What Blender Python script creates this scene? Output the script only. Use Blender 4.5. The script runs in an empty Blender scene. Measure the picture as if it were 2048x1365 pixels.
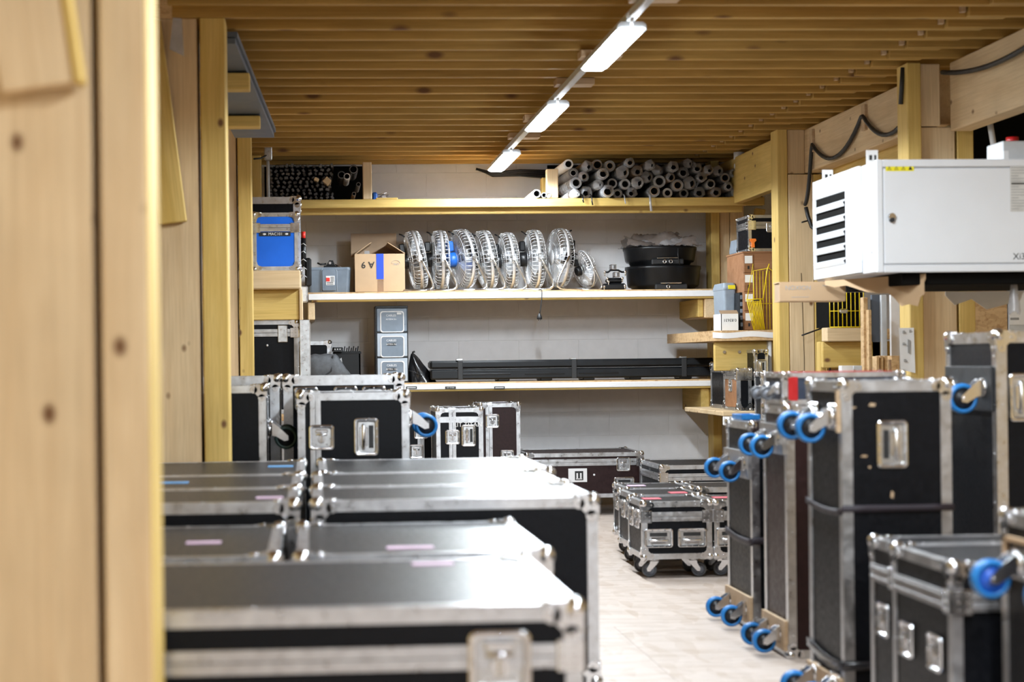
import bpy, math, random
from mathutils import Matrix, Vector

# ------------------------------------------------------------------ camera, world, exposure
SC = bpy.context.scene
COL = SC.collection
F_PX = 3500.0                       # focal length for a 2048 px wide frame
CAM_H = 1.2
YAW = math.atan(220.0 / F_PX)
ROLL = 0.012
PPX, PPY = 840.0, 725.0             # optical axis in the frame (shifted lens)
R0 = Vector((math.cos(YAW), -math.sin(YAW), 0)); UP = Vector((0, 0, 1)); FW = Vector((math.sin(YAW), math.cos(YAW), 0))
cam_d = bpy.data.cameras.new('camera'); cam = bpy.data.objects.new('camera', cam_d); COL.objects.link(cam)
cx = R0 * math.cos(ROLL) - UP * math.sin(ROLL); cy = R0 * math.sin(ROLL) + UP * math.cos(ROLL)
cam.matrix_world = Matrix(((cx.x, cy.x, -FW.x, 0), (cx.y, cy.y, -FW.y, 0), (cx.z, cy.z, -FW.z, CAM_H), (0, 0, 0, 1)))
cam_d.sensor_width = 36; cam_d.lens = 36 * F_PX / 2048
cam_d.shift_x = (1024 - PPX) / 2048; cam_d.shift_y = (PPY - 682.5) / 2048
cam_d.clip_start = 0.05; cam_d.clip_end = 100
cam_d.dof.use_dof = True; cam_d.dof.focus_distance = 13.2; cam_d.dof.aperture_fstop = 2.5
SC.camera = cam
world = bpy.data.worlds.new('world'); SC.world = world; world.use_nodes = True
world.node_tree.nodes['Background'].inputs[0].default_value = (0.8, 0.85, 1, 1)
world.node_tree.nodes['Background'].inputs[1].default_value = 0.02
vs = SC.view_settings
vs.view_transform = 'Standard'; vs.look = 'None'; vs.gamma = 1; vs.use_curve_mapping = False
vs.exposure = 0.27
SC.cycles.max_bounces = 7; SC.cycles.diffuse_bounces = 4; SC.cycles.transparent_max_bounces = 8; SC.cycles.caustics_reflective = False; SC.cycles.caustics_refractive = False
LAMP_STRENGTH = 50.0      # radiance of the visible diffuser
LAMP_WATT = 45.0           # each of the three unseen wide-beam spots added below a batten

def P(px, py, Y):
    """room point seen at a frame position, on the plane at depth Y"""
    u, v = px - PPX, PPY - py
    c, s = math.cos(ROLL), math.sin(ROLL)
    u, v = u * c + v * s, -u * s + v * c
    d = R0 * (u / F_PX) + UP * (v / F_PX) + FW
    t = Y / d.y
    return Vector((d.x * t, Y, CAM_H + d.z * t))
def PX(px, Y, py=725): return P(px, py, Y).x
def PZ(py, Y, px=620): return P(px, py, Y).z
# ------------------------------------------------------------------ mesh helpers
rnd = random.Random(11)
def T(x, y, z): return Matrix.Translation((x, y, z))
def RX(a): return Matrix.Rotation(a, 4, 'X')
def RY(a): return Matrix.Rotation(a, 4, 'Y')
def RZ(a): return Matrix.Rotation(a, 4, 'Z')
PI = math.pi

class MB:
    def __init__(s): s.v = []; s.f = []; s.sm = []
    def add(s, vs_, fs, smooth=False, M=None):
        o = len(s.v)
        if M is not None: vs_ = [M @ Vector(p) for p in vs_]
        s.v += [tuple(p) for p in vs_]
        s.f += [tuple(i + o for i in f) for f in fs]
        s.sm += [smooth] * len(fs)
        return s
    def box(s, x0, x1, y0, y1, z0, z1, b=0.0, M=None):
        c = Vector(((x0 + x1) / 2, (y0 + y1) / 2, (z0 + z1) / 2)); h = Vector((abs(x1 - x0) / 2, abs(y1 - y0) / 2, abs(z1 - z0) / 2))
        b = min(b, h.x * .9, h.y * .9, h.z * .9)
        S = (-1, 1); vs_ = []; idx = {}; fs = []
        if b <= 0:
            for i in S:
                for j in S:
                    for k in S:
                        idx[(i, j, k)] = len(vs_); vs_.append(Vector((i * h.x, j * h.y, k * h.z)))
            for a in range(3):
                for sg in S:
                    o = [q for q in range(3) if q != a]; ring = []
                    for p, q in ((-1, -1), (1, -1), (1, 1), (-1, 1)):
                        t = [0, 0, 0]; t[a] = sg; t[o[0]] = p; t[o[1]] = q; ring.append(idx[tuple(t)])
                    fs.append(ring)
        else:
            for i in S:
                for j in S:
                    for k in S:
                        sg = (i, j, k)
                        for a in range(3):
                            p = Vector([sg[q] * (h[q] if q == a else h[q] - b) for q in range(3)])
                            idx[(sg, a)] = len(vs_); vs_.append(p)
            for a in range(3):
                o = [q for q in range(3) if q != a]
                for sg in S:
                    ring = []
                    for p, q in ((-1, -1), (1, -1), (1, 1), (-1, 1)):
                        t = [0, 0, 0]; t[a] = sg; t[o[0]] = p; t[o[1]] = q; ring.append(idx[(tuple(t), a)])
                    fs.append(ring)
                for p in S:                      # edges along axis a
                    for q in S:
                        t0 = [0, 0, 0]; t0[a] = -1; t0[o[0]] = p; t0[o[1]] = q; t1 = list(t0); t1[a] = 1
                        fs.append([idx[(tuple(t0), o[0])], idx[(tuple(t1), o[0])], idx[(tuple(t1), o[1])], idx[(tuple(t0), o[1])]])
            for i in S:
                for j in S:
                    for k in S: fs.append([idx[((i, j, k), a)] for a in range(3)])
        out = []
        for f in fs:
            n = (vs_[f[1]] - vs_[f[0]]).cross(vs_[f[2]] - vs_[f[0]]); ce = sum((vs_[i] for i in f), Vector()) / len(f)
            out.append(f if n.dot(ce) > 0 else f[::-1])
        return s.add([p + c for p in vs_], out, False, M)
    def cyl(s, p0, p1, r, n=12, r2=None, cap=True, M=None, smooth=True):
        p0 = Vector(p0); p1 = Vector(p1); r2 = r if r2 is None else r2
        z = (p1 - p0).normalized(); x = z.orthogonal().normalized(); y = z.cross(x)
        vs_ = []
        for i in range(n):
            a = 2 * PI * i / n; d = x * math.cos(a) + y * math.sin(a)
            vs_ += [p0 + d * r, p1 + d * r2]
        s.add(vs_, [(2 * i, 2 * ((i + 1) % n), 2 * ((i + 1) % n) + 1, 2 * i + 1) for i in range(n)], smooth, M)
        if cap:
            o = len(s.v) - 2 * n
            s.f += [tuple(o + 2 * i for i in reversed(range(n))), tuple(o + 2 * i + 1 for i in range(n))]; s.sm += [False, False]
        return s
    def tube(s, pts, r, n=6, closed=False, M=None):
        pts = [Vector(p) for p in pts]; m = len(pts); vs_ = []; x = None
        for i in range(m):
            if closed: t = pts[(i + 1) % m] - pts[i - 1]
            else: t = pts[min(i + 1, m - 1)] - pts[max(i - 1, 0)]
            t.normalize()
            x = t.orthogonal().normalized() if x is None else (x - t * x.dot(t)).normalized()
            y = t.cross(x)
            for k in range(n):
                a = 2 * PI * k / n; vs_.append(pts[i] + (x * math.cos(a) + y * math.sin(a)) * r)
        fs = []
        for i in range(m if closed else m - 1):
            j = (i + 1) % m
            for k in range(n): fs.append((i * n + k, i * n + (k + 1) % n, j * n + (k + 1) % n, j * n + k))
        if not closed: fs += [tuple(reversed(range(n))), tuple((m - 1) * n + k for k in range(n))]
        return s.add(vs_, fs, True, M)
    def lathe(s, prof, n=16, M=None, smooth=True, close=False):
        """profile of (r, z) about local Z"""
        vs_ = []; m = len(prof)
        for i in range(n):
            a = 2 * PI * i / n
            for r, z in prof: vs_.append((r * math.cos(a), r * math.sin(a), z))
        fs = []
        for i in range(n):
            j = (i + 1) % n
            for k in range(m if close else m - 1):
                l = (k + 1) % m
                fs.append((i * m + k, j * m + k, j * m + l, i * m + l))
        return s.add(vs_, fs, smooth, M)
    def sphere(s, c, r, n=10, m=6, sc=(1, 1, 1), M=None):
        prof = [(max(1e-5, r * math.sin(PI * k / m)), -r * math.cos(PI * k / m)) for k in range(m + 1)]
        MM = T(*c) @ Matrix.Diagonal((*sc, 1)); MM = MM if M is None else M @ MM
        return s.lathe(prof, n, MM)
    def prism(s, poly, h0, h1, M=None, smooth=False):
        """polygon in XY (counter-clockwise) from z=h0 to h1"""
        n = len(poly)
        vs_ = [(x, y, h0) for x, y in poly] + [(x, y, h1) for x, y in poly]
        fs = [tuple(reversed(range(n))), tuple(range(n, 2 * n))]
        s.add(vs_, fs, False, M)
        o = len(s.v) - 2 * n
        s.f += [(o + i, o + (i + 1) % n, o + n + (i + 1) % n, o + n + i) for i in range(n)]; s.sm += [smooth] * n
        return s
    def loft(s, loops, cap0=False, cap1=True, M=None, smooth=False):
        n = len(loops[0]); vs_ = [p for l in loops for p in l]; fs = []
        for i in range(len(loops) - 1):
            for k in range(n):
                fs.append((i * n + k, i * n + (k + 1) % n, (i + 1) * n + (k + 1) % n, (i + 1) * n + k))
        if cap0: fs.append(tuple(reversed(range(n))))
        if cap1: fs.append(tuple((len(loops) - 1) * n + k for k in range(n)))
        return s.add(vs_, fs, smooth, M)
    def grid(s, fn, nu, nv, smooth=True, M=None):
        vs_ = [fn(i / nu, j / nv) for j in range(nv + 1) for i in range(nu + 1)]
        fs = [(j * (nu + 1) + i, j * (nu + 1) + i + 1, (j + 1) * (nu + 1) + i + 1, (j + 1) * (nu + 1) + i) for j in range(nv) for i in range(nu)]
        return s.add(vs_, fs, smooth, M)
    def mesh(s, name):
        me = bpy.data.meshes.new(name); me.from_pydata(s.v, [], s.f)
        me.polygons.foreach_set('use_smooth', s.sm); me.update(); return me
    def obj(s, name, mat, parent=None, M=None):
        me = s.mesh(name)
        for m in (mat if isinstance(mat, (list, tuple)) else [mat]): me.materials.append(m)
        return link(name, me, parent, M)

def link(name, me, parent=None, M=None):
    o = bpy.data.objects.new(name, me); COL.objects.link(o)
    if parent is not None: o.parent = parent
    if M is not None: o.matrix_basis = M
    return o
def empty(name, M=None, parent=None):
    o = bpy.data.objects.new(name, None); COL.objects.link(o); o.empty_display_size = .1
    if parent is not None: o.parent = parent
    if M is not None: o.matrix_basis = M
    return o
def tag(o, label=None, cat=None, group=None, kind=None):
    if label: o['label'] = label
    if cat: o['category'] = cat
    if group: o['group'] = group
    if kind: o['kind'] = kind
    return o
def rrect(w, h, r, n=4, z=0.0):
    pts = []
    for cx_, cy_, a0 in ((w / 2 - r, h / 2 - r, 0), (-w / 2 + r, h / 2 - r, PI / 2), (-w / 2 + r, -h / 2 + r, PI), (w / 2 - r, -h / 2 + r, 3 * PI / 2)):
        for k in range(n + 1):
            a = a0 + PI / 2 * k / n; pts.append((cx_ + r * math.cos(a), cy_ + r * math.sin(a), z))
    return pts
def axes(X, Y, Z): return Matrix((X, Y, Z)).transposed().to_4x4()
FACE = {'F': axes((1, 0, 0), (0, 0, 1), (0, -1, 0)), 'L': axes((0, -1, 0), (0, 0, 1), (-1, 0, 0)), 'R': axes((0, 1, 0), (0, 0, 1), (1, 0, 0)),
        'T': Matrix.Identity(4), 'K': axes((-1, 0, 0), (0, 0, 1), (0, 1, 0)), 'B': axes((1, 0, 0), (0, -1, 0), (0, 0, -1))}
def text(name, body, size, mat, parent, M, align='CENTER', depth=0.0004, bold=0.0):
    c = bpy.data.curves.new(name, 'FONT'); c.body = body; c.size = size; c.align_x = align; c.align_y = 'CENTER'; c.extrude = depth; c.offset = bold
    c.resolution_u = 2
    o = bpy.data.objects.new(name, c); COL.objects.link(o)
    dg = bpy.context.evaluated_depsgraph_get(); me = bpy.data.meshes.new_from_object(o.evaluated_get(dg))
    bpy.data.objects.remove(o); me.materials.clear(); me.materials.append(mat)
    return link(name, me, parent, M)

# ------------------------------------------------------------------ procedural materials
def nodes_of(name):
    m = bpy.data.materials.new(name); m.use_nodes = True; nt = m.node_tree
    return m, nt, nt.nodes['Principled BSDF']
def ramp(nt, fac, stops):
    r = nt.nodes.new('ShaderNodeValToRGB'); el = r.color_ramp.elements
    while len(el) < len(stops): el.new(0.5)
    for e, (p, c) in zip(el, stops): e.position = p; e.color = (*c, 1) if len(c) == 3 else c
    nt.links.new(fac, r.inputs[0]); return r
def coords(nt, scale, jitter=True):
    tc = nt.nodes.new('ShaderNodeTexCoord'); mp = nt.nodes.new('ShaderNodeMapping'); src = tc.outputs['Object']
    if jitter:
        oi = nt.nodes.new('ShaderNodeObjectInfo'); ml = nt.nodes.new('ShaderNodeMath'); ml.operation = 'MULTIPLY'; ml.inputs[1].default_value = 37.0
        nt.links.new(oi.outputs['Random'], ml.inputs[0]); ad = nt.nodes.new('ShaderNodeVectorMath'); ad.operation = 'ADD'
        nt.links.new(src, ad.inputs[0]); nt.links.new(ml.outputs[0], ad.inputs[1]); src = ad.outputs[0]
    mp.inputs['Scale'].default_value = scale; nt.links.new(src, mp.inputs[0]); return mp.outputs[0]
def noise(nt, vec, scale=1, detail=4, rough=.55, dist=0):
    n = nt.nodes.new('ShaderNodeTexNoise'); n.inputs['Scale'].default_value = scale; n.inputs['Detail'].default_value = detail
    n.inputs['Roughness'].default_value = rough; n.inputs['Distortion'].default_value = dist; nt.links.new(vec, n.inputs['Vector']); return n
def mix(nt, fac, a, b, mode='MIX'):
    m = nt.nodes.new('ShaderNodeMix'); m.data_type = 'RGBA'; m.blend_type = mode
    for s_, v_ in ((0, fac), (6, a), (7, b)):
        if hasattr(v_, 'is_linked') or hasattr(v_, 'links'): nt.links.new(v_, m.inputs[s_])
        elif s_ == 0: m.inputs[0].default_value = v_
        else: m.inputs[s_].default_value = (*v_, 1)
    return m.outputs[2]
def bump(nt, bs, h, strength=.2, dist=.002):
    b = nt.nodes.new('ShaderNodeBump'); b.inputs['Strength'].default_value = strength; b.inputs['Distance'].default_value = dist
    nt.links.new(h, b.inputs['Height']); nt.links.new(b.outputs[0], bs.inputs['Normal'])
def plain(name, c, rough=.5, metal=0.0, var=.12, nscale=18, rvar=.08, spec=.5, bmp=0.0, **kw):
    m, nt, bs = nodes_of(name)
    n = noise(nt, coords(nt, (1, 1, 1)), nscale, 5)
    lo = tuple(max(0, x * (1 - var)) for x in c); hi = tuple(min(1, x * (1 + var)) for x in c)
    r = ramp(nt, n.outputs['Fac'], [(.3, lo), (.7, hi)]); nt.links.new(r.outputs[0], bs.inputs['Base Color'])
    rr = ramp(nt, n.outputs['Fac'], [(.3, (max(.02, rough - rvar),) * 3), (.7, (min(1, rough + rvar),) * 3)]); nt.links.new(rr.outputs[0], bs.inputs['Roughness'])
    bs.inputs['Metallic'].default_value = metal; bs.inputs['Specular IOR Level'].default_value = spec
    if bmp: bump(nt, bs, n.outputs['Fac'], bmp)
    for k, v_ in kw.items(): bs.inputs[k].default_value = v_
    return m
def wood(name, light, dark, axis, knots=.115, rough=.6, KS=(4.2, 6.2)):
    m, nt, bs = nodes_of(name)
    def sc(al, ac): return tuple(al if i == axis else ac for i in range(3))
    n1 = noise(nt, coords(nt, sc(.5, 6)), 2.2, 5, .6, .7)
    n2 = noise(nt, coords(nt, sc(1.6, 55)), 2.0, 3, .6, .2)
    n3 = noise(nt, coords(nt, sc(.9, 1.4)), 1.6, 3)
    r1 = ramp(nt, n1.outputs['Fac'], [(.3, dark), (.62, light)])
    mid = tuple(a * .82 for a in dark)
    f2 = ramp(nt, n2.outputs['Fac'], [(.42, (0, 0, 0)), (.75, (.55, .55, .55))])
    c = mix(nt, f2.outputs[0], r1.outputs[0], mid)
    f3 = ramp(nt, n3.outputs['Fac'], [(.35, (.86, .86, .86)), (.65, (1.06, 1.06, 1.06))])
    c = mix(nt, 1.0, c, f3.outputs[0], 'MULTIPLY')
    if knots:
        vo = nt.nodes.new('ShaderNodeTexVoronoi'); vo.inputs['Scale'].default_value = 1.0; nt.links.new(coords(nt, sc(*KS)), vo.inputs['Vector'])
        k = ramp(nt, vo.outputs['Distance'], [(knots * .45, (1, 1, 1)), (knots, (0, 0, 0))])
        c = mix(nt, k.outputs[0], c, (.16, .075, .03))
    nt.links.new(c, bs.inputs['Base Color']); bs.inputs['Roughness'].default_value = rough; bs.inputs['Specular IOR Level'].default_value = .3
    bump(nt, bs, n2.outputs['Fac'], .15, .001)
    return m
def osb(name, light, dark, scale=60, rough=.6):
    m, nt, bs = nodes_of(name)
    v1 = nt.nodes.new('ShaderNodeTexVoronoi'); v1.inputs['Scale'].default_value = scale; nt.links.new(coords(nt, (.28, 1, 1)), v1.inputs['Vector'])
    v2 = nt.nodes.new('ShaderNodeTexVoronoi'); v2.inputs['Scale'].default_value = scale * .8; nt.links.new(coords(nt, (1, .3, 1)), v2.inputs['Vector'])
    c1 = nt.nodes.new('ShaderNodeSeparateColor'); nt.links.new(v1.outputs['Color'], c1.inputs[0])
    c2 = nt.nodes.new('ShaderNodeSeparateColor'); nt.links.new(v2.outputs['Color'], c2.inputs[0])
    a = ramp(nt, c1.outputs[0], [(0, dark), (.35, tuple((x + y) / 2 for x, y in zip(light, dark))), (.8, light)])
    b = ramp(nt, c2.outputs[1], [(0, dark), (.3, tuple(x * .9 for x in light)), (.9, light)])
    c = mix(nt, .5, a.outputs[0], b.outputs[0])
    nt.links.new(c, bs.inputs['Base Color']); bs.inputs['Roughness'].default_value = rough
    bump(nt, bs, c1.outputs[0], .25, .0015)
    return m
PALE = ((.76, .585, .365), (.65, .465, .265)); YEL = ((.70, .50, .17), (.57, .38, .10))
WP = [wood('pale_pine_%s' % 'xyz'[i], *PALE, i) for i in range(3)]
WY = [wood('yellow_treated_pine_%s' % 'xyz'[i], *YEL, i) for i in range(3)]
M_ = {}
M_['block'] = plain('white_painted_block', (.80, .79, .80), .75, var=.04, nscale=9, bmp=.15)
M_['mortar'] = plain('white_mortar', (.75, .74, .74), .85, var=.06)
M_['floor'] = osb('pale_osb_floor', (.57, .48, .42), (.41, .31, .235), 26, .5)
M_['osb'] = osb('golden_osb', (.62, .42, .22), (.36, .20, .08), 60)
M_['alu'] = plain('aluminium_profile', (.62, .63, .65), .33, 1.0, var=.12, nscale=30)
M_['alu_worn'] = plain('worn_aluminium', (.50, .50, .51), .42, 1.0, var=.2, nscale=22)
M_['chrome'] = plain('zinc_plated_steel', (.72, .73, .75), .2, 1.0, var=.06)
M_['zinc'] = plain('dull_zinc', (.60, .61, .62), .34, 1.0, var=.15, nscale=40)
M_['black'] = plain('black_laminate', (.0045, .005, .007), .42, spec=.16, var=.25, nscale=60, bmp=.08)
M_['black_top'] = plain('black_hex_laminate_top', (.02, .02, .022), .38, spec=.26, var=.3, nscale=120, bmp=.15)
M_['brown'] = plain('dark_brown_laminate', (.022, .009, .009), .4, spec=.25, var=.2, nscale=50)
M_['navy'] = plain('navy_laminate', (.02, .03, .055), .4)
M_['bluepanel'] = plain('bright_blue_laminate', (.0, .13, .72), .4, var=.07, nscale=7)
M_['red'] = plain('red_laminate', (.42, .01, .012), .35)
M_['redplastic'] = plain('red_plastic', (.75, .03, .02), .4)
M_['orange'] = plain('orange_plastic', (.9, .22, .03), .4)
M_['rubber'] = plain('black_rubber', (.015, .015, .016), .55)
M_['greywheel'] = plain('grey_rubber_tread', (.085, .09, .10), .5)
M_['greyhub'] = plain('grey_nylon_hub', (.20, .21, .24), .45)
M_['bluewheel'] = plain('blue_rubber_tread', (.012, .17, .48), .42, var=.15)
M_['greenwheel'] = plain('dark_green_tread', (.012, .04, .035), .45)
M_['hubblack'] = plain('black_nylon_hub', (.012, .012, .014), .4)
M_['hubblue'] = plain('blue_nylon_hub', (.02, .11, .55), .4)
M_['plastic'] = plain('black_plastic', (.005, .0055, .0065), .36, spec=.35)
M_['plastic_soft'] = plain('dark_grey_plastic', (.007, .008, .0095), .42, spec=.3, bmp=.1)
M_['crate'] = plain('grey_blue_plastic', (.27, .32, .38), .45)
M_['bagcloth'] = plain('grey_nylon_cloth', (.10, .105, .115), .7, var=.2, nscale=35, bmp=.3)
M_['binbag'] = plain('black_plastic_film', (.01, .01, .011), .22, nscale=30, bmp=.4)
M_['card'] = plain('brown_cardboard', (.50, .34, .20), .75, var=.06, nscale=8)
M_['card_in'] = plain('inner_cardboard', (.36, .25, .16), .8, var=.08, nscale=8)
M_['kraft'] = plain('brown_packing_tape', (.27, .15, .075), .35)
M_['bluetape'] = plain('blue_tape', (.01, .06, .55), .5)
M_['pinktape'] = plain('lilac_tape', (.72, .52, .68), .55)
M_['skytape'] = plain('sky_blue_tape', (.14, .36, .68), .55)
M_['pinkred'] = plain('pink_tape', (.80, .16, .20), .55)
M_['white'] = plain('white_melamine', (.80, .79, .79), .4, var=.03)
M_['paint'] = plain('white_powder_coat', (.74, .76, .79), .38, var=.02, nscale=5)
M_['paper'] = plain('white_paper', (.80, .80, .80), .8, var=.03)
M_['ink'] = plain('black_ink', (.015, .015, .015), .6)
M_['greyink'] = plain('grey_print', (.33, .33, .33), .7)
M_['yellowtag'] = plain('yellow_sticker', (.85, .75, .02), .5, var=.03)
M_['wire'] = plain('yellow_coated_wire', (.80, .58, .01), .4, var=.05)
M_['greypanel'] = plain('grey_blue_panel', (.11, .13, .165), .5, var=.1, nscale=6)
M_['greydark'] = plain('charcoal_panel_face', (.05, .055, .06), .5)
M_['conduit'] = plain('pale_grey_conduit', (.58, .60, .62), .45, var=.05)
M_['cable'] = plain('black_cable_sheath', (.015, .015, .016), .5)
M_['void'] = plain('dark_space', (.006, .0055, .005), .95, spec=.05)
M_['tubewhite'] = plain('white_paper_tube', (.72, .71, .70), .6, var=.08)
M_['tubegrey'] = plain('grey_wrapped_roll', (.24, .235, .235), .35, var=.35, nscale=14, bmp=.4)
M_['tubekraft'] = plain('kraft_tube', (.42, .29, .18), .7, var=.15)
M_['tubesilver'] = plain('silver_wrapped_roll', (.40, .41, .43), .28, var=.4, nscale=16, bmp=.5)
M_['darkcore'] = plain('dark_tube_core', (.012, .011, .011), .8)
M_['leg'] = plain('dark_grey_steel_leg', (.045, .044, .047), .5, var=.3)
M_['legend'] = plain('grey_leg_end_cap', (.13, .125, .125), .55, var=.3)
M_['drawerwood'] = wood('brown_stained_plywood', (.34, .17, .085), (.25, .115, .05), 0, knots=0)
M_['blade'] = plain('brushed_fan_blade', (.82, .83, .85), .36, .75, var=.05)
M_['fanwire'] = plain('bright_plated_wire', (.85, .86, .88), .38, .7, var=.05)
M_['fanblue'] = plain('blue_motor_paint', (.01, .10, .42), .4)
M_['strap'] = plain('dark_purple_strap', (.022, .016, .024), .6)
M_['strapshine'] = plain('glossy_black_strap', (.02, .02, .024), .25)
M_['edgewood'] = wood('raw_plywood_edge', (.62, .46, .30), (.50, .34, .20), 0, knots=0)
def glassy(name, c, rough, alpha):
    m, nt, bs = nodes_of(name)
    n = noise(nt, coords(nt, (1, 1, 1)), 22, 4, .6, .6)
    r = ramp(nt, n.outputs['Fac'], [(.3, tuple(x * .8 for x in c)), (.7, c)]); nt.links.new(r.outputs[0], bs.inputs['Base Color'])
    bs.inputs['Roughness'].default_value = rough; bs.inputs['Alpha'].default_value = alpha; bs.inputs['Specular IOR Level'].default_value = .8
    bump(nt, bs, n.outputs['Fac'], .5, .004)
    return m
M_['film'] = glassy('clear_plastic_film', (.50, .49, .50), .16, .55)
M_['filmdark'] = glassy('crinkled_brownish_film', (.30, .25, .22), .15, .6)
M_['frost'] = plain('frosted_grey_plastic', (.17, .21, .26), .35, var=.15, nscale=10)
M_['frostlight'] = plain('frosted_plastic_rim', (.42, .47, .53), .35, var=.08)
def emitter(name, c, s):
    m, nt, bs = nodes_of(name); bs.inputs['Base Color'].default_value = (.9, .9, .9, 1)
    n = noise(nt, coords(nt, (1, 1, 1)), 3, 2); r = ramp(nt, n.outputs['Fac'], [(.3, tuple(x * .97 for x in c)), (.7, c)])
    nt.links.new(r.outputs[0], bs.inputs['Emission Color']); bs.inputs['Emission Strength'].default_value = s; return m
M_['lamp'] = emitter('lit_lamp_diffuser', (.84, .93, 1.0), LAMP_STRENGTH)
# ------------------------------------------------------------------ flight case kit
def make_corner():
    b = MB(); t = .0045
    b.sphere((.011, .011, .011), .0225, 12, 7)
    for f in (Matrix.Identity(4), axes((0, 1, 0), (0, 0, 1), (1, 0, 0)), axes((0, 0, 1), (1, 0, 0), (0, 1, 0))):
        b.prism([(0, 0), (.045, 0), (.05, .03), (.03, .05), (0, .045)], -t, .001, f)
        for cx_, cy_ in ((.052, .018), (.018, .052)):
            b.cyl((cx_, cy_, .001), (cx_, cy_, -t), .016, 10, M=f)
            b.cyl((cx_, cy_, -t), (cx_, cy_, -t - .002), .005, 6, .003, M=f)
    me = b.mesh('ball_corner'); me.materials.append(M_['chrome']); return me
ME_CORNER = make_corner()
def make_plate(w, h, name, mat):
    b = MB()
    b.loft([rrect(w, h, .016, 4, 0), rrect(w - .002, h - .002, .015, 4, .005), rrect(w - .010, h - .010, .012, 4, .0075), rrect(w - .024, h - .024, .010, 4, .0065), rrect(w - .03, h - .03, .008, 4, .002)], cap1=False)
    nx = 3 if w < .12 else 5; ny = 3 if h < .12 else 5
    for i in range(nx):
        for sg in (-1, 1):
            x = (i / (nx - 1) - .5) * (w - .024); b.cyl((x, sg * (h / 2 - .009), .007), (x, sg * (h / 2 - .009), .010), .0045, 6, .003)
    for i in range(1, ny - 1):
        for sg in (-1, 1):
            y = (i / (ny - 1) - .5) * (h - .024); b.cyl((sg * (w / 2 - .009), y, .007), (sg * (w / 2 - .009), y, .010), .0045, 6, .003)
    me = b.mesh(name); me.materials.append(mat); return me
ME_HRIM = make_plate(.105, .160, 'handle', M_['chrome'])
ME_LRIM = make_plate(.108, .108, 'latch', M_['chrome'])
def make_sub(name, mat, fn):
    b = MB(); fn(b); me = b.mesh(name); me.materials.append(mat); return me
ME_HPAN = make_sub('recess', M_['zinc'], lambda b: b.loft([rrect(.078, .133, .009, 4, .003), rrect(.070, .125, .008, 4, .0012)], cap1=True))
def _slot(b): b.box(.010, .030, -.048, .048, .0016, .0022)
ME_HSLOT = make_sub('grip_gap', M_['rubber'], _slot)
def _grip(b):
    b.tube([(-.012, -.05, .002), (-.012, -.045, .0085), (-.012, .045, .0085), (-.012, .05, .002)], .0075, 8)
    b.box(-.03, .006, -.04, .04, .002, .0062, .002)
ME_HGRIP = make_sub('grip', M_['chrome'], _grip)
ME_LPAN = make_sub('recess', M_['zinc'], lambda b: b.loft([rrect(.081, .081, .009, 4, .003), rrect(.074, .074, .008, 4, .0012)], cap1=True))
def _fly(b):
    b.cyl((0, -.008, .001), (0, -.008, .010), .017, 14); b.box(-.004, .004, -.024, .008, .010, .017, .002)
    b.box(-.026, .026, .018, .034, .001, .009, .003); b.cyl((-.024, .012, .006), (.024, .012, .006), .004, 8)
    for x in (-.022, .022):
        for y in (-.03, .028): b.cyl((x, y, .001), (x, y, .006), .005, 6, .003)
ME_LFLY = make_sub('butterfly_catch', M_['chrome'], _fly)
def _brk(b):
    b.box(-.05, .05, -.043, .043, 0, .005, .002)
    for x in (-.04, .04):
        for y in (-.033, .033): b.cyl((x, y, .005), (x, y, .010), .007, 6)
    b.lathe([(.03, .005), (.034, .012), (.03, .02), (.012, .022)], 14)
    for sg in (-1, 1):
        x = sg * .024
        poly = [(.020, .018), (.030, .024), (.012, .05), (-.028, .092), (-.046, .092), (-.050, .074), (-.03, .04), (-.024, .018)]
        b.prism([(y, z) for y, z in poly], -.0015, .0015, T(x, 0, 0) @ axes((0, 1, 0), (0, 0, 1), (1, 0, 0)))
    b.box(-.0255, .0255, -.024, .022, .018, .022)
    b.cyl((-.031, -.036, .082), (.031, -.036, .082), .006, 8)
ME_BRK = make_sub('caster', M_['chrome'], _brk)
WM = T(0, -.036, .082) @ axes((0, 1, 0), (0, 0, 1), (1, 0, 0))
def _tread(b): b.lathe([(.036, -.017), (.045, -.017), (.0495, -.012), (.0505, 0), (.0495, .012), (.045, .017), (.036, .017)], 24, WM, close=True)
def _hub(b): b.lathe([(.001, -.019), (.012, -.019), (.014, -.012), (.037, -.013), (.037, .013), (.014, .012), (.012, .019), (.001, .019)], 20, WM)
ME_TREAD = {k: make_sub('tread', M_[k], _tread) for k in ('bluewheel', 'greywheel', 'greenwheel')}
ME_HUB = {k: make_sub('wheel_hub', M_[k], _hub) for k in ('hubblack', 'greyhub', 'hubblue')}

def caster(root, M, tread='bluewheel', hub='hubblack'):
    c = link('caster', ME_BRK, root, M)
    link('tread', ME_TREAD[tread], c); link('wheel_hub', ME_HUB[hub], c)
    return c
def handle(root, M):
    h = link('handle', ME_HRIM, root, M); link('recess', ME_HPAN, h); link('grip_gap', ME_HSLOT, h); link('grip', ME_HGRIP, h)
def latch(root, M):
    h = link('latch', ME_LRIM, root, M); link('recess', ME_LPAN, h); link('butterfly_catch', ME_LFLY, h)

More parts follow.
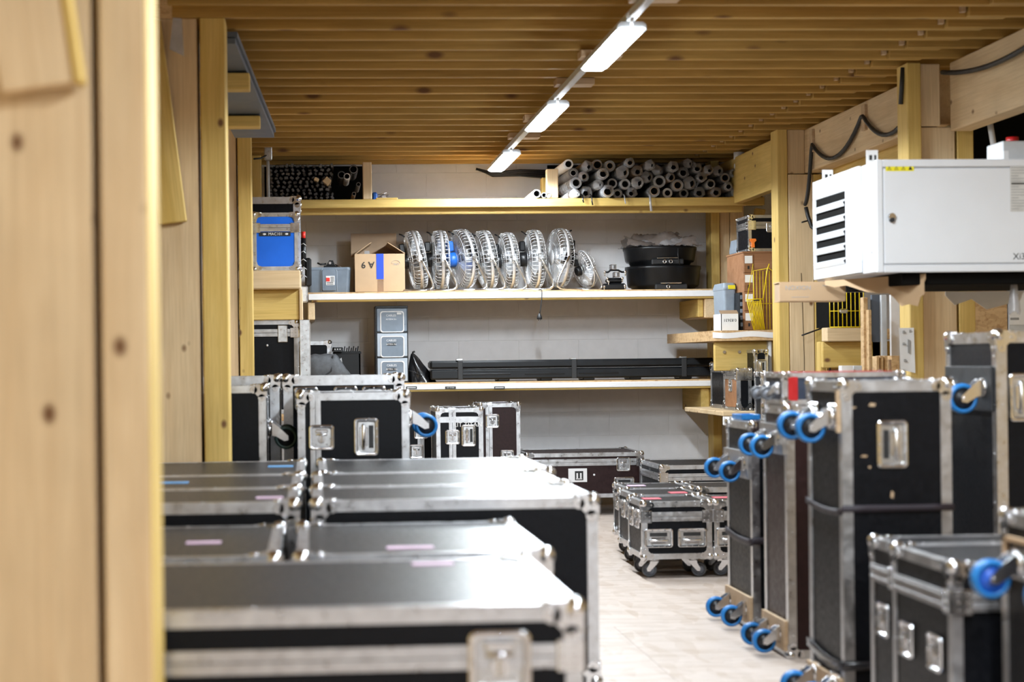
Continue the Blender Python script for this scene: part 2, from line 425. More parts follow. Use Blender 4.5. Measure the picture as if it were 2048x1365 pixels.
def flight_case(label, x, y, z, w, d, h, rot=0, panel='black', top=None, t=.03, trim='alu', split=None, handles=(), latches=(), casters=(),
                feet=None, feet_tread='greywheel', group='flight cases', name='flight_case', faces='FLRT', tapes=(), scale=1.0, hub='hubblack', tread='bluewheel', fit=1.0, lid=None, braces=True):
    """box with corner at (x,y,z), front face at local y=0; split=(axis,value); handle/latch/caster = (face,u,v[,turn]); u,v measured on the face"""
    root = empty(name, T(x, y, z) @ RZ(rot)); tag(root, label, 'flight case', group)
    e = .004; mp = M_[panel]; mt = M_[trim]
    def fm(face, u, v, turn=0):
        o = {'F': (u, 0, v), 'L': (0, u, v), 'R': (w, u, v), 'T': (u, v, h), 'K': (u, d, v), 'B': (u, v, 0)}[face]
        return T(*o) @ FACE[face] @ RZ(turn) @ Matrix.Diagonal((fit, fit, fit, 1))
    b = MB()
    lid_m = M_[lid] if lid else mp
    if split is None: b.box(e, w - e, e, d - e, e, h - e).obj('body', mp, root)
    else:
        a, s_ = split
        lo = [e, e, e]; hi = [w - e, d - e, h - e]; h1 = list(hi); h1[a] = s_ - .002; l2 = list(lo); l2[a] = s_ + .002
        b.box(lo[0], h1[0], lo[1], h1[1], lo[2], h1[2]).obj('body', mp, root)
        MB().box(l2[0], hi[0], l2[1], hi[1], l2[2], hi[2]).obj('lid', lid_m, root)
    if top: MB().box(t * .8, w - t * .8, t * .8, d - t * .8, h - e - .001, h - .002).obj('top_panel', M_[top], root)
    # twelve edge profiles
    D = (w, d, h)
    for a in range(3):
        o1, o2 = [q for q in range(3) if q != a]
        for s1 in (0, 1):
            for s2 in (0, 1):
                pb = MB(); L = D[a]
                prof = [(0, 0), (t, 0), (t, e), (e, e), (e, t), (0, t)]
                pts = [(D[o1] - p if s1 else p, D[o2] - q if s2 else q) for p, q in prof]
                vs_ = []
                for zz in (.012, L - .012):
                    for p, q in pts:
                        c3 = [0, 0, 0]; c3[a] = zz; c3[o1] = p; c3[o2] = q; vs_.append(tuple(c3))
                fs = [(0, 1, 2, 3), (0, 3, 4, 5), (6, 7, 8, 9), (6, 9, 10, 11)] + [(i, (i + 1) % 6, 6 + (i + 1) % 6, 6 + i) for i in range(6)]
                pb.add(vs_, fs)
                nr = max(2, int(L / .17))
                for i in range(nr):
                    zz = .09 + (L - .18) * (i / (nr - 1)) if L > .3 else L * (i + 1) / (nr + 1)
                    for fl in (0, 1):
                        c0 = [0, 0, 0]; c1 = [0, 0, 0]; q1, q2 = (o1, o2) if fl else (o2, o1); g1, g2 = (s1, s2) if fl else (s2, s1)
                        c0[a] = c1[a] = zz; c0[q1] = c1[q1] = (D[q1] - t * .6 if g1 else t * .6)
                        c0[q2] = D[q2] - .001 if g2 else .001; c1[q2] = D[q2] + .0022 if g2 else -.0022
                        pb.cyl(c0, c1, .0048, 6, .003)
                pb.obj('edge_trim', mt, root)
    k = fit
    for i in (0, 1):
        for j in (0, 1):
            for l in (0, 1):
                link('ball_corner', ME_CORNER, root, T(w * i, d * j, h * l) @ Matrix.Diagonal((k if not i else -k, k if not j else -k, k if not l else -k, 1)))
    if split is not None:
        a, s_ = split; wd = .026 * (1 if fit > .7 else .8)
        for f in faces:
            if (a == 2 and f in 'TB') or (a == 0 and f in 'LR') or (a == 1 and f in 'FK'): continue
            pb = MB()
            n_ax = {'F': 1, 'K': 1, 'L': 0, 'R': 0, 'T': 2, 'B': 2}[f]; far = f in 'KRT'
            l_ax = [q for q in range(3) if q not in (a, n_ax)][0]
            for sg in (-1, 1):
                lo = [0, 0, 0]; hi = [0, 0, 0]
                lo[a], hi[a] = (s_ + .001, s_ + wd) if sg > 0 else (s_ - wd, s_ - .001)
                lo[l_ax], hi[l_ax] = t * .3, D[l_ax] - t * .3
                lo[n_ax], hi[n_ax] = (D[n_ax] - .003, D[n_ax] + .0025) if far else (-.0025, .003)
                pb.box(lo[0], hi[0], lo[1], hi[1], lo[2], hi[2], .001)
                c0 = list(lo); c1 = list(hi); m_ = (lo[a] + hi[a]) / 2; c0[a] = m_ - .004; c1[a] = m_ + .004
                c0[n_ax], c1[n_ax] = (D[n_ax] + .002, D[n_ax] + .0045) if far else (-.0045, -.002)
                pb.box(c0[0], c1[0], c0[1], c1[1], c0[2], c1[2], .001)
            pb.obj('split_trim', mt, root)
        if braces and a == 2:
            for xx in (0, 1):
                pb = MB(); X0, X1 = (-.005, .055) if not xx else (w - .055, w + .005)
                pb.box(X0, X1, -.007, .0, s_ - .034, s_ + .034, .002)
                pb.box(*((-.007, 0) if not xx else (w, w + .007)), -.005, .055, s_ - .034, s_ + .034, .002)
                for q in (-.022, 0, .022):
                    for r_ in (.018, .042):
                        xr = r_ if not xx else w - r_
                        pb.cyl((xr, -.006, s_ + q), (xr, -.0095, s_ + q), .0055, 6, .0035)
                        pb.cyl((-.006 if not xx else w + .006, r_, s_ + q), (-.0095 if not xx else w + .0095, r_, s_ + q), .0055, 6, .0035)
                pb.obj('corner_brace', M_['chrome'], root)
    for q in handles: handle(root, fm(*q))
    for q in latches: latch(root, fm(*q))
    for q in casters: caster(root, fm(*q), tread, hub)
    if feet:
        for u in (.085, w - .085):
            for v_ in (.09, d - .09):
                fs_ = min(1.3, z / .1326); c = caster(root, T(u, v_, 0) @ FACE['B'] @ RZ((PI / 2 if u > .1 else -PI / 2) + feet) @ Matrix.Diagonal((fs_, fs_, fs_, 1)), feet_tread, 'greyhub' if feet_tread == 'greywheel' else 'hubblack')
    for (m, u, v_, sx, sy) in tapes: MB().box(u, u + sx, v_, v_ + sy, h - .002, h + .0012).obj('tape_label', M_[m], root)
    return root
# ------------------------------------------------------------------ the room
YB = 14.45; ZC = 2.82; XL, XR = -1.55, 4.9; YF = -3.2
# floor
fl = empty('floor', T(0, 0, 0)); tag(fl, 'pale oriented strand board floor', None, None, 'structure')
for iy in range(8):
    for ix in range(5):
        off = (iy % 2) * .6
        x0 = XL + ix * 1.45 - off * .5; y0 = YF + iy * 2.2
        x1 = min(x0 + 1.4494, XR); x0 = max(x0, XL); y1 = min(y0 + 2.1994, YB)
        if x1 > x0 + .05: MB().box(x0, x1, y0, y1, -.02, 0, .0006).obj('board', M_['floor'], fl)
fb = MB().box(XL - .2, XR + .2, YF - .2, YB + .2, -.08, -.0205).obj('subfloor', M_['floor'], fl)
# back wall of painted blocks
wb = MB().box(XL - .1, XR + .1, YB + .002, YB + .2, 0, 3.2).obj('wall_back', M_['mortar']); tag(wb, 'white painted concrete block wall behind the shelves', None, None, 'structure')
bm_ = MB().box(-.2485, .2485, 0, .05, .0015, .1985, .003).mesh('block'); bm_.materials.append(M_['block'])
for r_ in range(15):
    for c_ in range(13):
        x = XL + .03 + .5 * c_ + (.25 if r_ % 2 else 0)
        if x < -1.2 or x > 4.6: continue
        link('block', bm_, wb, T(x, YB, r_ * .2 - .03))
# side walls and the wall behind the camera
wl = MB().box(XL - .1, XL - .03, YF, YB, 0, 3.2).obj('wall_left', WP[2]); tag(wl, 'pine plank wall behind the left hand posts', None, None, 'structure')
for i in range(44):
    y = YF + .4 * i
    MB().box(XL - .03, XL, y + .003, min(y + .397, YB), 0, 3.1, .004).obj('plank', WP[2] if i % 3 else WY[2], wl)
wr = MB().box(XR + .03, XR + .1, YF, YB, 0, 3.2).obj('wall_right', WP[2]); tag(wr, 'pine plank wall behind the right hand posts', None, None, 'structure')
for i in range(44):
    y = YF + .4 * i
    MB().box(XR, XR + .03, y + .003, min(y + .397, YB), 0, 3.1, .004).obj('plank', WP[2] if i % 3 else WY[2], wr)
wf = MB().box(XL - .1, XR + .1, YF - .1, YF, 0, 3.2).obj('wall_front', M_['block']); tag(wf, 'white wall behind the photographer', None, None, 'structure')
# ceiling: boards over close-set joists
ce = MB().box(XL - .1, XR + .1, YF, YB + .1, ZC + .23, ZC + .27).obj('ceiling', M_['osb']); tag(ce, 'timber ceiling of close set yellow joists', None, None, 'structure')
WJ = wood('orange_brown_joist_pine', (.50, .305, .085), (.39, .225, .055), 0, knots=.14, KS=(2.2, 5.0))
JS = .288
J0 = 14.26
for i in range(60):
    y = J0 - JS * i
    if y < YF + .1: break
    xs = 3.15
    MB().box(-.62 - 1.39, xs + .2 - 1.39, -.0225, .0225, 0, .23, .003).obj('joist', WJ, ce, T(1.39, y, ZC + rnd.uniform(-.003, .003)))
    MB().box(-.6, 1.3, -.0225, .0225, 0, .23, .003).obj('joist', WJ, ce, T(xs + .6, y - .046, ZC + rnd.uniform(-.003, .003)))
    if 8 < y: MB().box(-.012, .012, -.03, 0, .02, .2, .002).obj('packing_block', M_['edgewood'], ce, T(xs - .02, y - .0225, ZC))

def timber(name, mat, x0, x1, y0, y1, z0, z1, parent=None, b=.005):
    cx_, cy_, cz_ = (x0 + x1) / 2, (y0 + y1) / 2, (z0 + z1) / 2
    return MB().box(x0 - cx_, x1 - cx_, y0 - cy_, y1 - cy_, z0 - cz_, z1 - cz_, b).obj(name, mat, parent, T(cx_, cy_, cz_))
def beam(name, mat, p0, p1, a, c, parent=None):
    """timber running from p0 to p1; a = thickness across, c = thickness in the vertical-ish direction; mat grain along local x"""
    p0 = Vector(p0); p1 = Vector(p1); x = (p1 - p0).normalized(); y = Vector((0, 1, 0)); y = (y - x * y.dot(x))
    if y.length < .2: y = Vector((1, 0, 0)); y = y - x * y.dot(x)
    y.normalize(); z = x.cross(y); L = (p1 - p0).length
    M = axes(x, y, z); M.translation = (p0 + p1) / 2
    return MB().box(-L / 2, L / 2, -a / 2, a / 2, -c / 2, c / 2, .004).obj(name, mat, parent, M)

# left hand posts (right face toward the aisle)
def post(label, parts):
    e_ = empty('timber_post', T(0, 0, 0)); tag(e_, label, 'post', 'timber posts', 'structure')
    for nm, m, *dim in parts: timber(nm, m, *dim, parent=e_)
    return e_
xa = PX(300, 3.4)
pa = post('wide pale pine post nearest the camera on the left', [
    ('post_timber', WP[2], xa - .092, xa, 3.4, 3.62, 0, ZC), ('post_timber', WP[2], xa - .42, xa - .108, 3.42, 3.62, 0, ZC), ('edge_strip', WY[2], xa - .004, xa + .002, 3.402, 3.618, 0, ZC)])
beam('brace', WP[0], (xa - .20, 3.37, 1.2 + .53), (xa - .34, 3.37, 2.75), .05, .14, pa)
beam('edge_strip', WY[0], (xa - .122, 3.366, 1.2 + .537), (xa - .262, 3.366, 2.757), .058, .020, pa)
xb = PX(458, 8.2)
pb_ = post('yellow and pale pine post behind the foreground cases on the left', [
    ('post_timber', WY[2], xb - .118, xb, 8.2, 8.4, 0, ZC), ('post_timber', WP[2], xb - .46, xb - .132, 8.22, 8.4, 0, ZC)])
beam('brace', WY[0], (xb - .25, 8.18, 1.2 + .66), (xb - .36, 8.18, 2.8), .05, .13, pb_)
xc = PX(507, 11.75)
pc_ = post('slim yellow pine post beside the blue case', [
    ('post_timber', WY[2], xc - .09, xc, 11.75, 11.95, 0, ZC), ('post_timber', WP[2], xc - .3, xc - .10, 11.77, 11.95, 0, ZC)])
xd = PX(527, 13.6)
pd_ = post('yellow pine post at the back left corner', [('post_timber', WY[2], xd - .14, xd, 13.6, 13.75, 0, ZC)])
# right hand posts
xe = PX(1559, 12.2)
pe_ = post('cracked pine post between the shelves and the heater', [
    ('post_timber', WY[2], xe, xe + .075, 12.2, 12.37, 0, ZC), ('post_timber', WP[2], xe + .079, xe + .255, 12.2, 12.37, 0, 2.50), ('post_timber', WY[2], xe + .259, xe + .345, 12.2, 12.37, 0, 2.50),
    ('post_timber', WP[2], xe + .079, xe + .205, 12.22, 12.37, 2.505, ZC)])
MB().tube([(xe + .175, 12.197, .9), (xe + .177, 12.197, 1.2), (xe + .172, 12.197, 1.4), (xe + .163, 12.197, 1.8)], .0016, 4).obj('crack', M_['void'], pe_)
xf = PX(1821, 9.45)
pf_ = post('yellow pine post behind the white heater', [
    ('post_timber', WY[2], xf, xf + .078, 9.45, 9.62, 0, ZC), ('post_timber', WP[2], xf + .082, xf + .285, 9.5, 9.68, 0, 2.47),
    ('post_timber', WP[2], xf + .082, xf + .20, 9.49, 9.68, 2.475, ZC), ('post_timber', WY[2], xf + .297, xf + .39, 9.5, 9.68, 0, 2.5)])
xg = PX(1424, 14.15)
pg_ = post('yellow pine post against the block wall at the end of the shelves', [
    ('post_timber', WY[2], xg, xg + .07, 14.12, 14.32, 0, ZC), ('post_timber', WP[2], xg + .074, xg + .16, 14.15, 14.32, 1.7, 2.47), ('post_timber', WP[2], xg + .164, xg + .28, 14.15, 14.32, 1.7, 2.47)])
beam('brace', WY[0], (xg + .29, 14.1, 1.75), (xg + .40, 14.1, 2.42), .06, .08, pg_)
# ceiling beams along the right and their cable
bz0, bz1 = 2.51, ZC - .002
XBm = xe + .205
tr = empty('trim_1', T(0, 0, 0)); tag(tr, 'heavy pine beams under the joists on the right', None, None, 'structure')
timber('beam', WP[1], XBm, XBm + .12, 9.7, 13.9, bz0, bz1, tr)
timber('beam', WP[1], XBm + .02, XBm + .14, 4.0, 9.45, 2.44, bz1, tr)
timber('beam', WY[1], xe + .03, xe + .10, 12.45, YB, 2.42, 2.78, tr)
timber('ledger', WY[1], XBm + .12, XBm + .2, 9.7, 12.2, 2.40, 2.52, tr)
for y in (12.0, 10.85, 9.75, 8.2):
    timber('cable_block', M_['edgewood'], XBm - .02 if y > 9.5 else XBm - .0, XBm + .02, y - .035, y + .035, 2.63, 2.79, tr, .003)
cb = empty('power_cable', T(0, 0, 0)); tag(cb, 'black cable looping between wooden blocks on the right beam', 'cable')
def sag(p0, p1, dz, n=14): return [Vector(p0).lerp(Vector(p1), i / n) + Vector((0, 0, -dz * 4 * (i / n) * (1 - i / n))) for i in range(n + 1)]
X_ = XBm - .022
pts = sag((X_, 12.15, 2.28), (X_, 11.98, 2.64), .08, 8) + sag((X_, 11.96, 2.68), (X_, 10.87, 2.72), .17) + sag((X_, 10.84, 2.72), (X_, 9.78, 2.74), .19)
MB().tube(pts, .014, 6).obj('sheath', M_['cable'], cb)
MB().tube(sag((X_ - .01, 9.42, 2.76), (X_ + .01, 8.2, 2.72), .05) + sag((X_ + .01, 8.2, 2.72), (X_ + .01, 6.6, 2.7), .1), .014, 6).obj('sheath', M_['cable'], cb)
MB().tube([(xf - .006, 9.5, 2.80), (xf - .014, 9.5, 2.7), (xf - .014, 9.52, 2.6)], .012, 6).obj('sheath', M_['cable'], cb)
MB().tube([(X_, 12.13, 2.26), (X_ + .01, 12.12, 2.2), (X_ + .03, 12.1, 2.12), (X_ + .1, 12.05, 2.05)], .014, 6).obj('sheath', M_['cable'], cb)

# lamps on their rail
XLAMP = 1.475; ZL = 2.705
def _dome(b):
    top = [(-.066, -.002), (.066, -.002)]
    def ring(y, k): return [(x * k if abs(x) < .06 else x, y, z * k - (.002 if z == 0 else 0)) for x, z in ((-.066, 0), (-.055, -.012), (-.034, -.024), (.034, -.024), (.055, -.012), (.066, 0))]
    b.loft([ring(.035, .12), ring(.085, 1), ring(1.165, 1), ring(1.215, .12)], cap0=True, cap1=True)
ME_DIFF = make_sub('diffuser', M_['lamp'], _dome)
ME_HOUS = make_sub('housing', M_['conduit'], lambda b: b.loft([[(x, y, z) for x, z in ((-.069, -.004), (.069, -.004), (.066, .018), (.05, .03), (-.05, .03), (-.066, .018))] for y in (0, 1.25)], cap0=True))
def _ends(b, q):
    for y0, y1 in (((-.004, .05), (1.2, 1.254))[q],):
        b.loft([[(x, y, z) for x, z in ((-.06, -.003), (-.05, -.011), (-.04, -.014), (.04, -.014), (.05, -.011), (.06, -.003))] for y in (y0, y1)], cap0=True, cap1=True)
ME_ENDS = [make_sub('end_cap', M_['lamp'], lambda b, q=q: _ends(b, q)) for q in (0, 1)]
def _dots(b):
    pass
ME_DOTS = [make_sub('screw', M_['conduit'], lambda b, x=x, y=y, z=z: b.cyl((x, y, z), (x, y, z + .005), .011, 10)) for x, y, z in ((-.04, .022, -.0165), (.04, .022, -.0165), (0, 1.10, -.026))]
names = {0: 'long lit batten lamp farthest back, above the top shelf', 1: 'middle one of three lit ceiling batten lamps', 2: 'nearest lit ceiling batten lamp in the picture'}
for i in range(7):
    y = 12.60 - 2.37 * i
    t_ = empty('batten_lamp', T(XLAMP, y, ZL) @ Matrix.Diagonal((1, .865, 1, 1))); tag(t_, names.get(i, 'lit ceiling batten lamp above the photographer, out of frame'), 'lamp', 'ceiling batten lamps')
    link('housing', ME_HOUS, t_); link('diffuser', ME_DIFF, t_); [link('end_cap', q, t_) for q in ME_ENDS]; [link('screw', q, t_) for q in ME_DOTS]
    for dy in (-.28, 1.42):
        if y + dy < 14: MB().box(-.05, .17, -.07, .07, .075, .112, .002).obj('mounting_plate', M_['edgewood'], t_, T(0, dy, 0))
    for q in (.25, .625, 1.0):  # unseen spots under the diffuser, added to brighten the back wall
        ld = bpy.data.lights.new('batten_added_spot', 'SPOT'); ld.energy = LAMP_WATT; ld.color = (.86, .94, 1.0); ld.spot_size = math.radians(172); ld.spot_blend = .12; ld.shadow_soft_size = .05
        lo = bpy.data.objects.new('batten_added_spot', ld); COL.objects.link(lo); lo.parent = t_; lo.location = (0, q, -.078)
    MB().tube([(0, 0, .015), (-.01, -.05, .02), (-.01, -.12, .04)], .008, 6).obj('cable_tail', M_['conduit'], t_)
rl = MB().box(-.02, .02, YF + .3, 13.9, 0, .04, .004).obj('cable_duct', M_['conduit'], None, T(XLAMP - .005, 0, ZL + .0305)); tag(rl, 'thin pale grey duct that carries the row of lamps', 'duct')
o = timber('unlit_bay_sheet', M_['void'], 3.75, 4.88, 10.0, 10.03, 1.95, 2.80); tag(o, 'added dark sheet standing in for the unlit bay behind the heater', None, None, 'structure')  # added near-black sheet, stands in for the shade of the next bay
# ------------------------------------------------------------------ flight cases: foreground left
Zn = .685
# nearest case
x0, x1 = -.62, PX(1158, 3.68); w_ = x1 - x0
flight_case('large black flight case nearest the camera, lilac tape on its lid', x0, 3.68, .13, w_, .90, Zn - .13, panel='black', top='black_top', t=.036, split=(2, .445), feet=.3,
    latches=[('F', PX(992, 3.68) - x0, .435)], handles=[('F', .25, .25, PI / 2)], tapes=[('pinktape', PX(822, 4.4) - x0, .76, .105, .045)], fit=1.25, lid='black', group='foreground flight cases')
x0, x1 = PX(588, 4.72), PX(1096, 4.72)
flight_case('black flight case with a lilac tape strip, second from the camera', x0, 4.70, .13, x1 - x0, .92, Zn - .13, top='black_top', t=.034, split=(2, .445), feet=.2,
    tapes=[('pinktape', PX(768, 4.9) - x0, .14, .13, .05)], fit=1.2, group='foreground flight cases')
x1 = PX(553, 4.72)
flight_case('black flight case with lilac tape beside the nearest post', x1 - .82, 4.70, .13, .82, .92, Zn - .13, top='black_top', t=.034, split=(2, .445), feet=.5,
    tapes=[('pinktape', PX(368, 5.1) - x1 + .82, .38, .10, .05)], fit=1.2, group='foreground flight cases')
Zr = .752
R2 = [(5.70, 6.33, PX(622, 5.7), PX(1192, 5.7), 'front'), (6.37, 7.10, PX(625, 6.37), PX(1132, 6.37), 'middle'), (7.14, 8.12, PX(636, 7.14), PX(1104, 7.14), 'back')]
RL = {'front': ('long black flight case behind the low ones, bright lid corner at the aisle', 'black flight case left of the gap with lilac tape, front of its row'),
      'middle': ('middle flight case in the right hand row of three shiny lids', 'flight case with sky blue tape near the first post, middle of its row'),
      'back': ('rearmost flight case in the right hand row of three shiny lids', 'flight case with sky blue tape by the gap, rearmost of its row')}
for y0, y1, xa_, xb_, nm in R2:
    flight_case(RL[nm][0], xa_, y0, .13, xb_ - xa_, y1 - y0, Zr - .13, top='black_top', t=.036, split=(2, .50) if nm != 'front' else None, feet=.4, fit=1.2, group='foreground flight cases')
    xe_ = PX({'front': 592, 'middle': 598, 'back': 606}[nm], y0)
    tp = {'front': [('pinktape', .70, .16, .09, .06)], 'middle': [('skytape', .30, .32, .11, .07)], 'back': [('skytape', .68, .50, .11, .09)]}[nm]
    flight_case(RL[nm][1], xe_ - .84, y0, .13, .84, y1 - y0, Zr - .13, top='black_top', t=.036, feet=.1, tapes=tp, fit=1.2, group='foreground flight cases')
# ------------------------------------------------------------------ left, in front of the shelves
YR = 8.5
xr0, xr1 = PX(594, YR), PX(817, YR); zr = PZ(786, YR, 700)
flight_case('black flight case standing on end with a blue wheel on its right side', xr0, YR, 0, xr1 - xr0, .6, zr, t=.036, split=(0, .086), fit=1.15,
    latches=[('F', .115, zr - .215 * 1.0)], handles=[('F', PX(731, YR) - xr0, zr - .215)], casters=[('R', .17, zr - .13), ('R', .17, .2), ('R', .45, zr - .13), ('R', .45, .2)], group='flight cases by the left posts', faces='FT')
xp1 = PX(531, YR + .1); zp = PZ(772, YR + .1, 500)
flight_case('black flight case behind the second post with a dark green wheel', xp1 - .62, YR + .1, 0, .62, .5, zp, t=.036, casters=[('R', .12, zp - .22), ('R', .12, .2), ('R', .4, zp - .22)], tread='greenwheel', fit=1.15, group='flight cases by the left posts')
YQ = 9.3
xq0, xq1 = PX(566, YQ), PX(806, YQ); zq = PZ(752, YQ, 690)
flight_case('tall black flight case behind the one with the blue wheel', xq0, YQ, 0, xq1 - xq0, .6, zq, t=.05, fit=1.2, latches=[('F', .12, zq - .12), ('F', .33, zq - .12), ('F', .48, zq - .12)], group='flight cases by the left posts')
xq = PX(558, YQ)
flight_case('tall black flight case behind the one with the green wheel', xq - .6, YQ, 0, .6, .6, zq + .002, t=.05, fit=1.2, group='flight cases by the left posts')
# ------------------------------------------------------------------ under the bottom shelf
Yk = 12.7
zs = PZ(836, 13.5, 840)
flight_case('small black flight case half hidden by the blue wheel', PX(800, 13.5), 13.5, 0, PX(868, 13.5) - PX(800, 13.5), .45, zs, split=(0, .155), latches=[('F', .155, zs - .11), ('F', .12, zs - .26)], group='flight cases under the bottom shelf', faces='FT')
xk0, xk1 = PX(871, Yk), PX(964, Yk); zk = PZ(817, Yk, 910)
kt = flight_case('black flight case under the bottom shelf lettered KIT TITAN', xk0, Yk, 0, xk1 - xk0, .55, zk, split=(0, .118), latches=[('F', .118, zk - .21)], handles=[('F', .235, zk - .20), ('F', .21, zk - .42, PI / 2)], group='flight cases under the bottom shelf', faces='FT')
MB().box(.02, xk1 - xk0 - .02, -.004, .004, zk - .105, zk - .062, .001).obj('lid_band', M_['alu'], kt)
text('lettering', 'KIT TITAN', .046, M_['white'], kt, T(.228, -.002, zk - .122) @ FACE['F'])
Yt = 13.3; xt0, xt1 = PX(957, Yt), PX(1039, Yt); zt = PZ(807, Yt, 1000)
flight_case('tall dark brown flight case under the bottom shelf', xt0, Yt, 0, xt1 - xt0, .5, zt, panel='brown', split=(0, .075), latches=[('F', .10, zt - .135), ('F', .21, zt - .41)], group='flight cases under the bottom shelf', faces='FT')
Ym = 13.4; xm0, xm1 = PX(1049, Ym), PX(1284, Ym); zm = PZ(906, Ym, 1200); zb_ = PZ(995, Ym, 1250)
mc = flight_case('long low dark brown flight case against the wall with a white sign', xm0, Ym, zb_, xm1 - xm0, .72, zm - zb_, panel='brown', split=(2, PZ(925, Ym, 1200) - zb_), feet=.2,
    latches=[('F', xm1 - xm0 - .155, PZ(929, Ym, 1243) - zb_)], handles=[('F', xm1 - xm0 - .15, PZ(968, Ym, 1243) - zb_, PI / 2)], group='flight cases under the bottom shelf', feet_tread='greywheel')
sx = PX(1134, Ym) - xm0; sz = PZ(965, Ym, 1150) - zb_
MB().box(sx, sx + .145, -.004, .003, sz, sz + .105, .001).obj('handling_sign', M_['paper'], mc)
MB().box(sx + .05, sx + .115, -.0055, -.003, sz + .015, sz + .085).obj('sign_square', M_['ink'], mc)
MB().box(sx + .062, sx + .074, -.007, -.005, sz + .03, sz + .07).box(sx + .09, sx + .102, -.007, -.005, sz + .03, sz + .07).box(sx + .058, sx + .106, -.007, -.005, sz + .022, sz + .028).obj('sign_arrows', M_['paper'], mc)
MB().cyl((sx + .20, -.006, sz + .055), (sx + .20, 0, sz + .055), .008, 8).obj('white_stud', M_['white'], mc)
Yn = 12.3; xn0 = PX(1321, Yn, 930); zn = PZ(931, Yn, 1380)
flight_case('low black flight case behind the wheeled ones near the end post', xn0, Yn, .12, .62, .75, zn - .12, top='black_top', split=(2, zn - .12 - .085), feet=.3, group='flight cases on the floor')
# wheeled cases in the aisle
Yo = 9.45; xo0 = PX(1284, Yo, 1050); xo1 = PX(1424, Yo, 1050); zo = PZ(1004, Yo, 1340); zob = PZ(1119, Yo, 1340)
hO = zo - zob
for lab, xx, yy, ww, dd, tp, hs in (
    ('small wheeled black flight case in the aisle with two chrome handles', xo0, Yo, xo1 - xo0, .42, [('pinkred', .05, .2, .10, .08)], [('F', .09, .115, PI / 2), ('F', .275, .115, PI / 2)]),
    ('wheeled black flight case tucked behind the row of upright cases', xo1 + .012, Yo, .40, .42, [('pinkred', .05, .2, .10, .08)], [('F', .09, .115, PI / 2), ('F', .27, .115, PI / 2)]),
    ('wheeled black flight case standing behind the small one in the aisle', xo0 + .045, Yo + .50, .40, .48, [('pinkred', .24, .10, .10, .09)], []),
    ('rear black flight case of the wheeled group in the aisle', xo0 + .1, Yo + 1.02, .41, .45, [('pinktape', .05, .20, .11, .08)], []),
    ('black flight case in the aisle group close to the end post', xo0 + .53, Yo + .98, .40, .48, [], [])):
    flight_case(lab, xx, yy, zob, ww, dd, hO, top='black_top', split=(2, hO - .082), feet=.35, handles=hs, tapes=tp, latches=[('L', .13, hO - .10), ('L', .30, hO - .10)], group='wheeled cases in the aisle')
# ------------------------------------------------------------------ right row, cases standing on end
def upright(label, ynear, yfar, xpx, ztop, w, panel='black', zb=(.16,), inset=.17, **kw):
    x0 = PX(xpx, ynear, 900); d = yfar - ynear
    zc = (ztop - inset,) + tuple(zb)
    r = flight_case(label, x0, ynear, 0, w, d, ztop, panel=panel, t=.034, casters=[('L', u, v) for u in (.085, d - .085) for v in zc], group='upright cases along the right', fit=.95, **kw)
    for v in zc: MB().box(-.016, -.0005, .004, d - .004, max(0, v - .065), v + .055).obj('caster_board', M_['edgewood' if v < .2 else 'alu_worn'], r)
    return r
YA, YBc, YC = 7.56, 6.86, 5.70
zA = PZ(846, YA, 1480); zB = PZ(813, YBc, 1560)
A_ = upright('narrow upright black case farthest along the right row', YA, YA + .46, 1503, zA, .40, zb=(.095,), inset=.185)
B_ = upright('upright dark brown case carrying the red trimmed case', YBc, YBc + .36, 1573, zB, .42, panel='brown', zb=(.095,), inset=.13)
xC = PX(1684, YC, 900); wC = PX(1903, YC, 900) - xC; zC = PZ(762, YC, 1790)
C_ = flight_case('big upright black case with a scuffed front and one upright handle', xC, YC, 0, wC, .40, zC, t=.036, fit=1.0, casters=[('L', u, v) for u in (.085, .315) for v in (zC - .12, .095)],
    handles=[('F', PX(1784, YC, 890) - xC, PZ(889, YC, 1784), PI)], group='upright cases along the right', trim='alu_worn')
MB().box(-.014, -.001, .004, .020, zC - .17, zC - .03).obj('caster_board', M_['edgewood'], C_)
MB().box(-.014, -.001, .004, .396, 0, .13).obj('caster_board', M_['edgewood'], C_)
for (px, py, sx_, sz_) in ((1698, 816, .055, .007), (1745, 810, .025, .012), (1729, 913, .025, .008), (1785, 990, .012, .026), (1740, 935, .010, .008)):
    p = P(px, py, YC); MB().prism([(-sx_ / 2, -sz_ / 3), (sx_ / 3, -sz_ / 2), (sx_ / 2, sz_ / 4), (-sx_ / 5, sz_ / 2)], .0, .0008, T(p.x - xC, .004, p.z) @ FACE['F']).obj('scuff', M_['edgewood'], C_)
YE = 6.42
xE = PX(1993, YE, 800); zE = PZ(664, YE, 2000)
E_ = flight_case('tallest upright black case under the heater', xE, YE, 0, .6, .52, zE, panel='black', t=.042, trim='alu', fit=1.15, casters=[('L', u, v) for u in (.10, .42) for v in (zE - .21, .2)],
    handles=[('F', PX(2048, YE, 790) - xE, PZ(795, YE, 2040))], group='upright cases along the right')
MB().box(-.012, -.001, .02, .50, zE - .30, zE - .13, .002).obj('caster_board', M_['rubber'], E_)
# red trimmed case on B
YG = YBc + .04; xG = PX(1566, YG, 800)
G_ = flight_case('low navy and red case lying on the upright brown case', xG, YG, zB + .004, .50, .30, PZ(748, YG, 1590) - zB, panel='navy', t=.020, casters=[('L', .07, .065), ('L', .23, .065)], fit=.55, tread='greywheel', hub='greyhub', group='small cases on the right row')
hG = PZ(748, YG, 1590) - zB
MB().box(.022, .06, -.002, .004, .016, hG - .016).obj('red_panel', M_['red'], G_); MB().box(.03, .46, .03, .27, hG - .004, hG + .003).obj('red_lid_panel', M_['red'], G_)
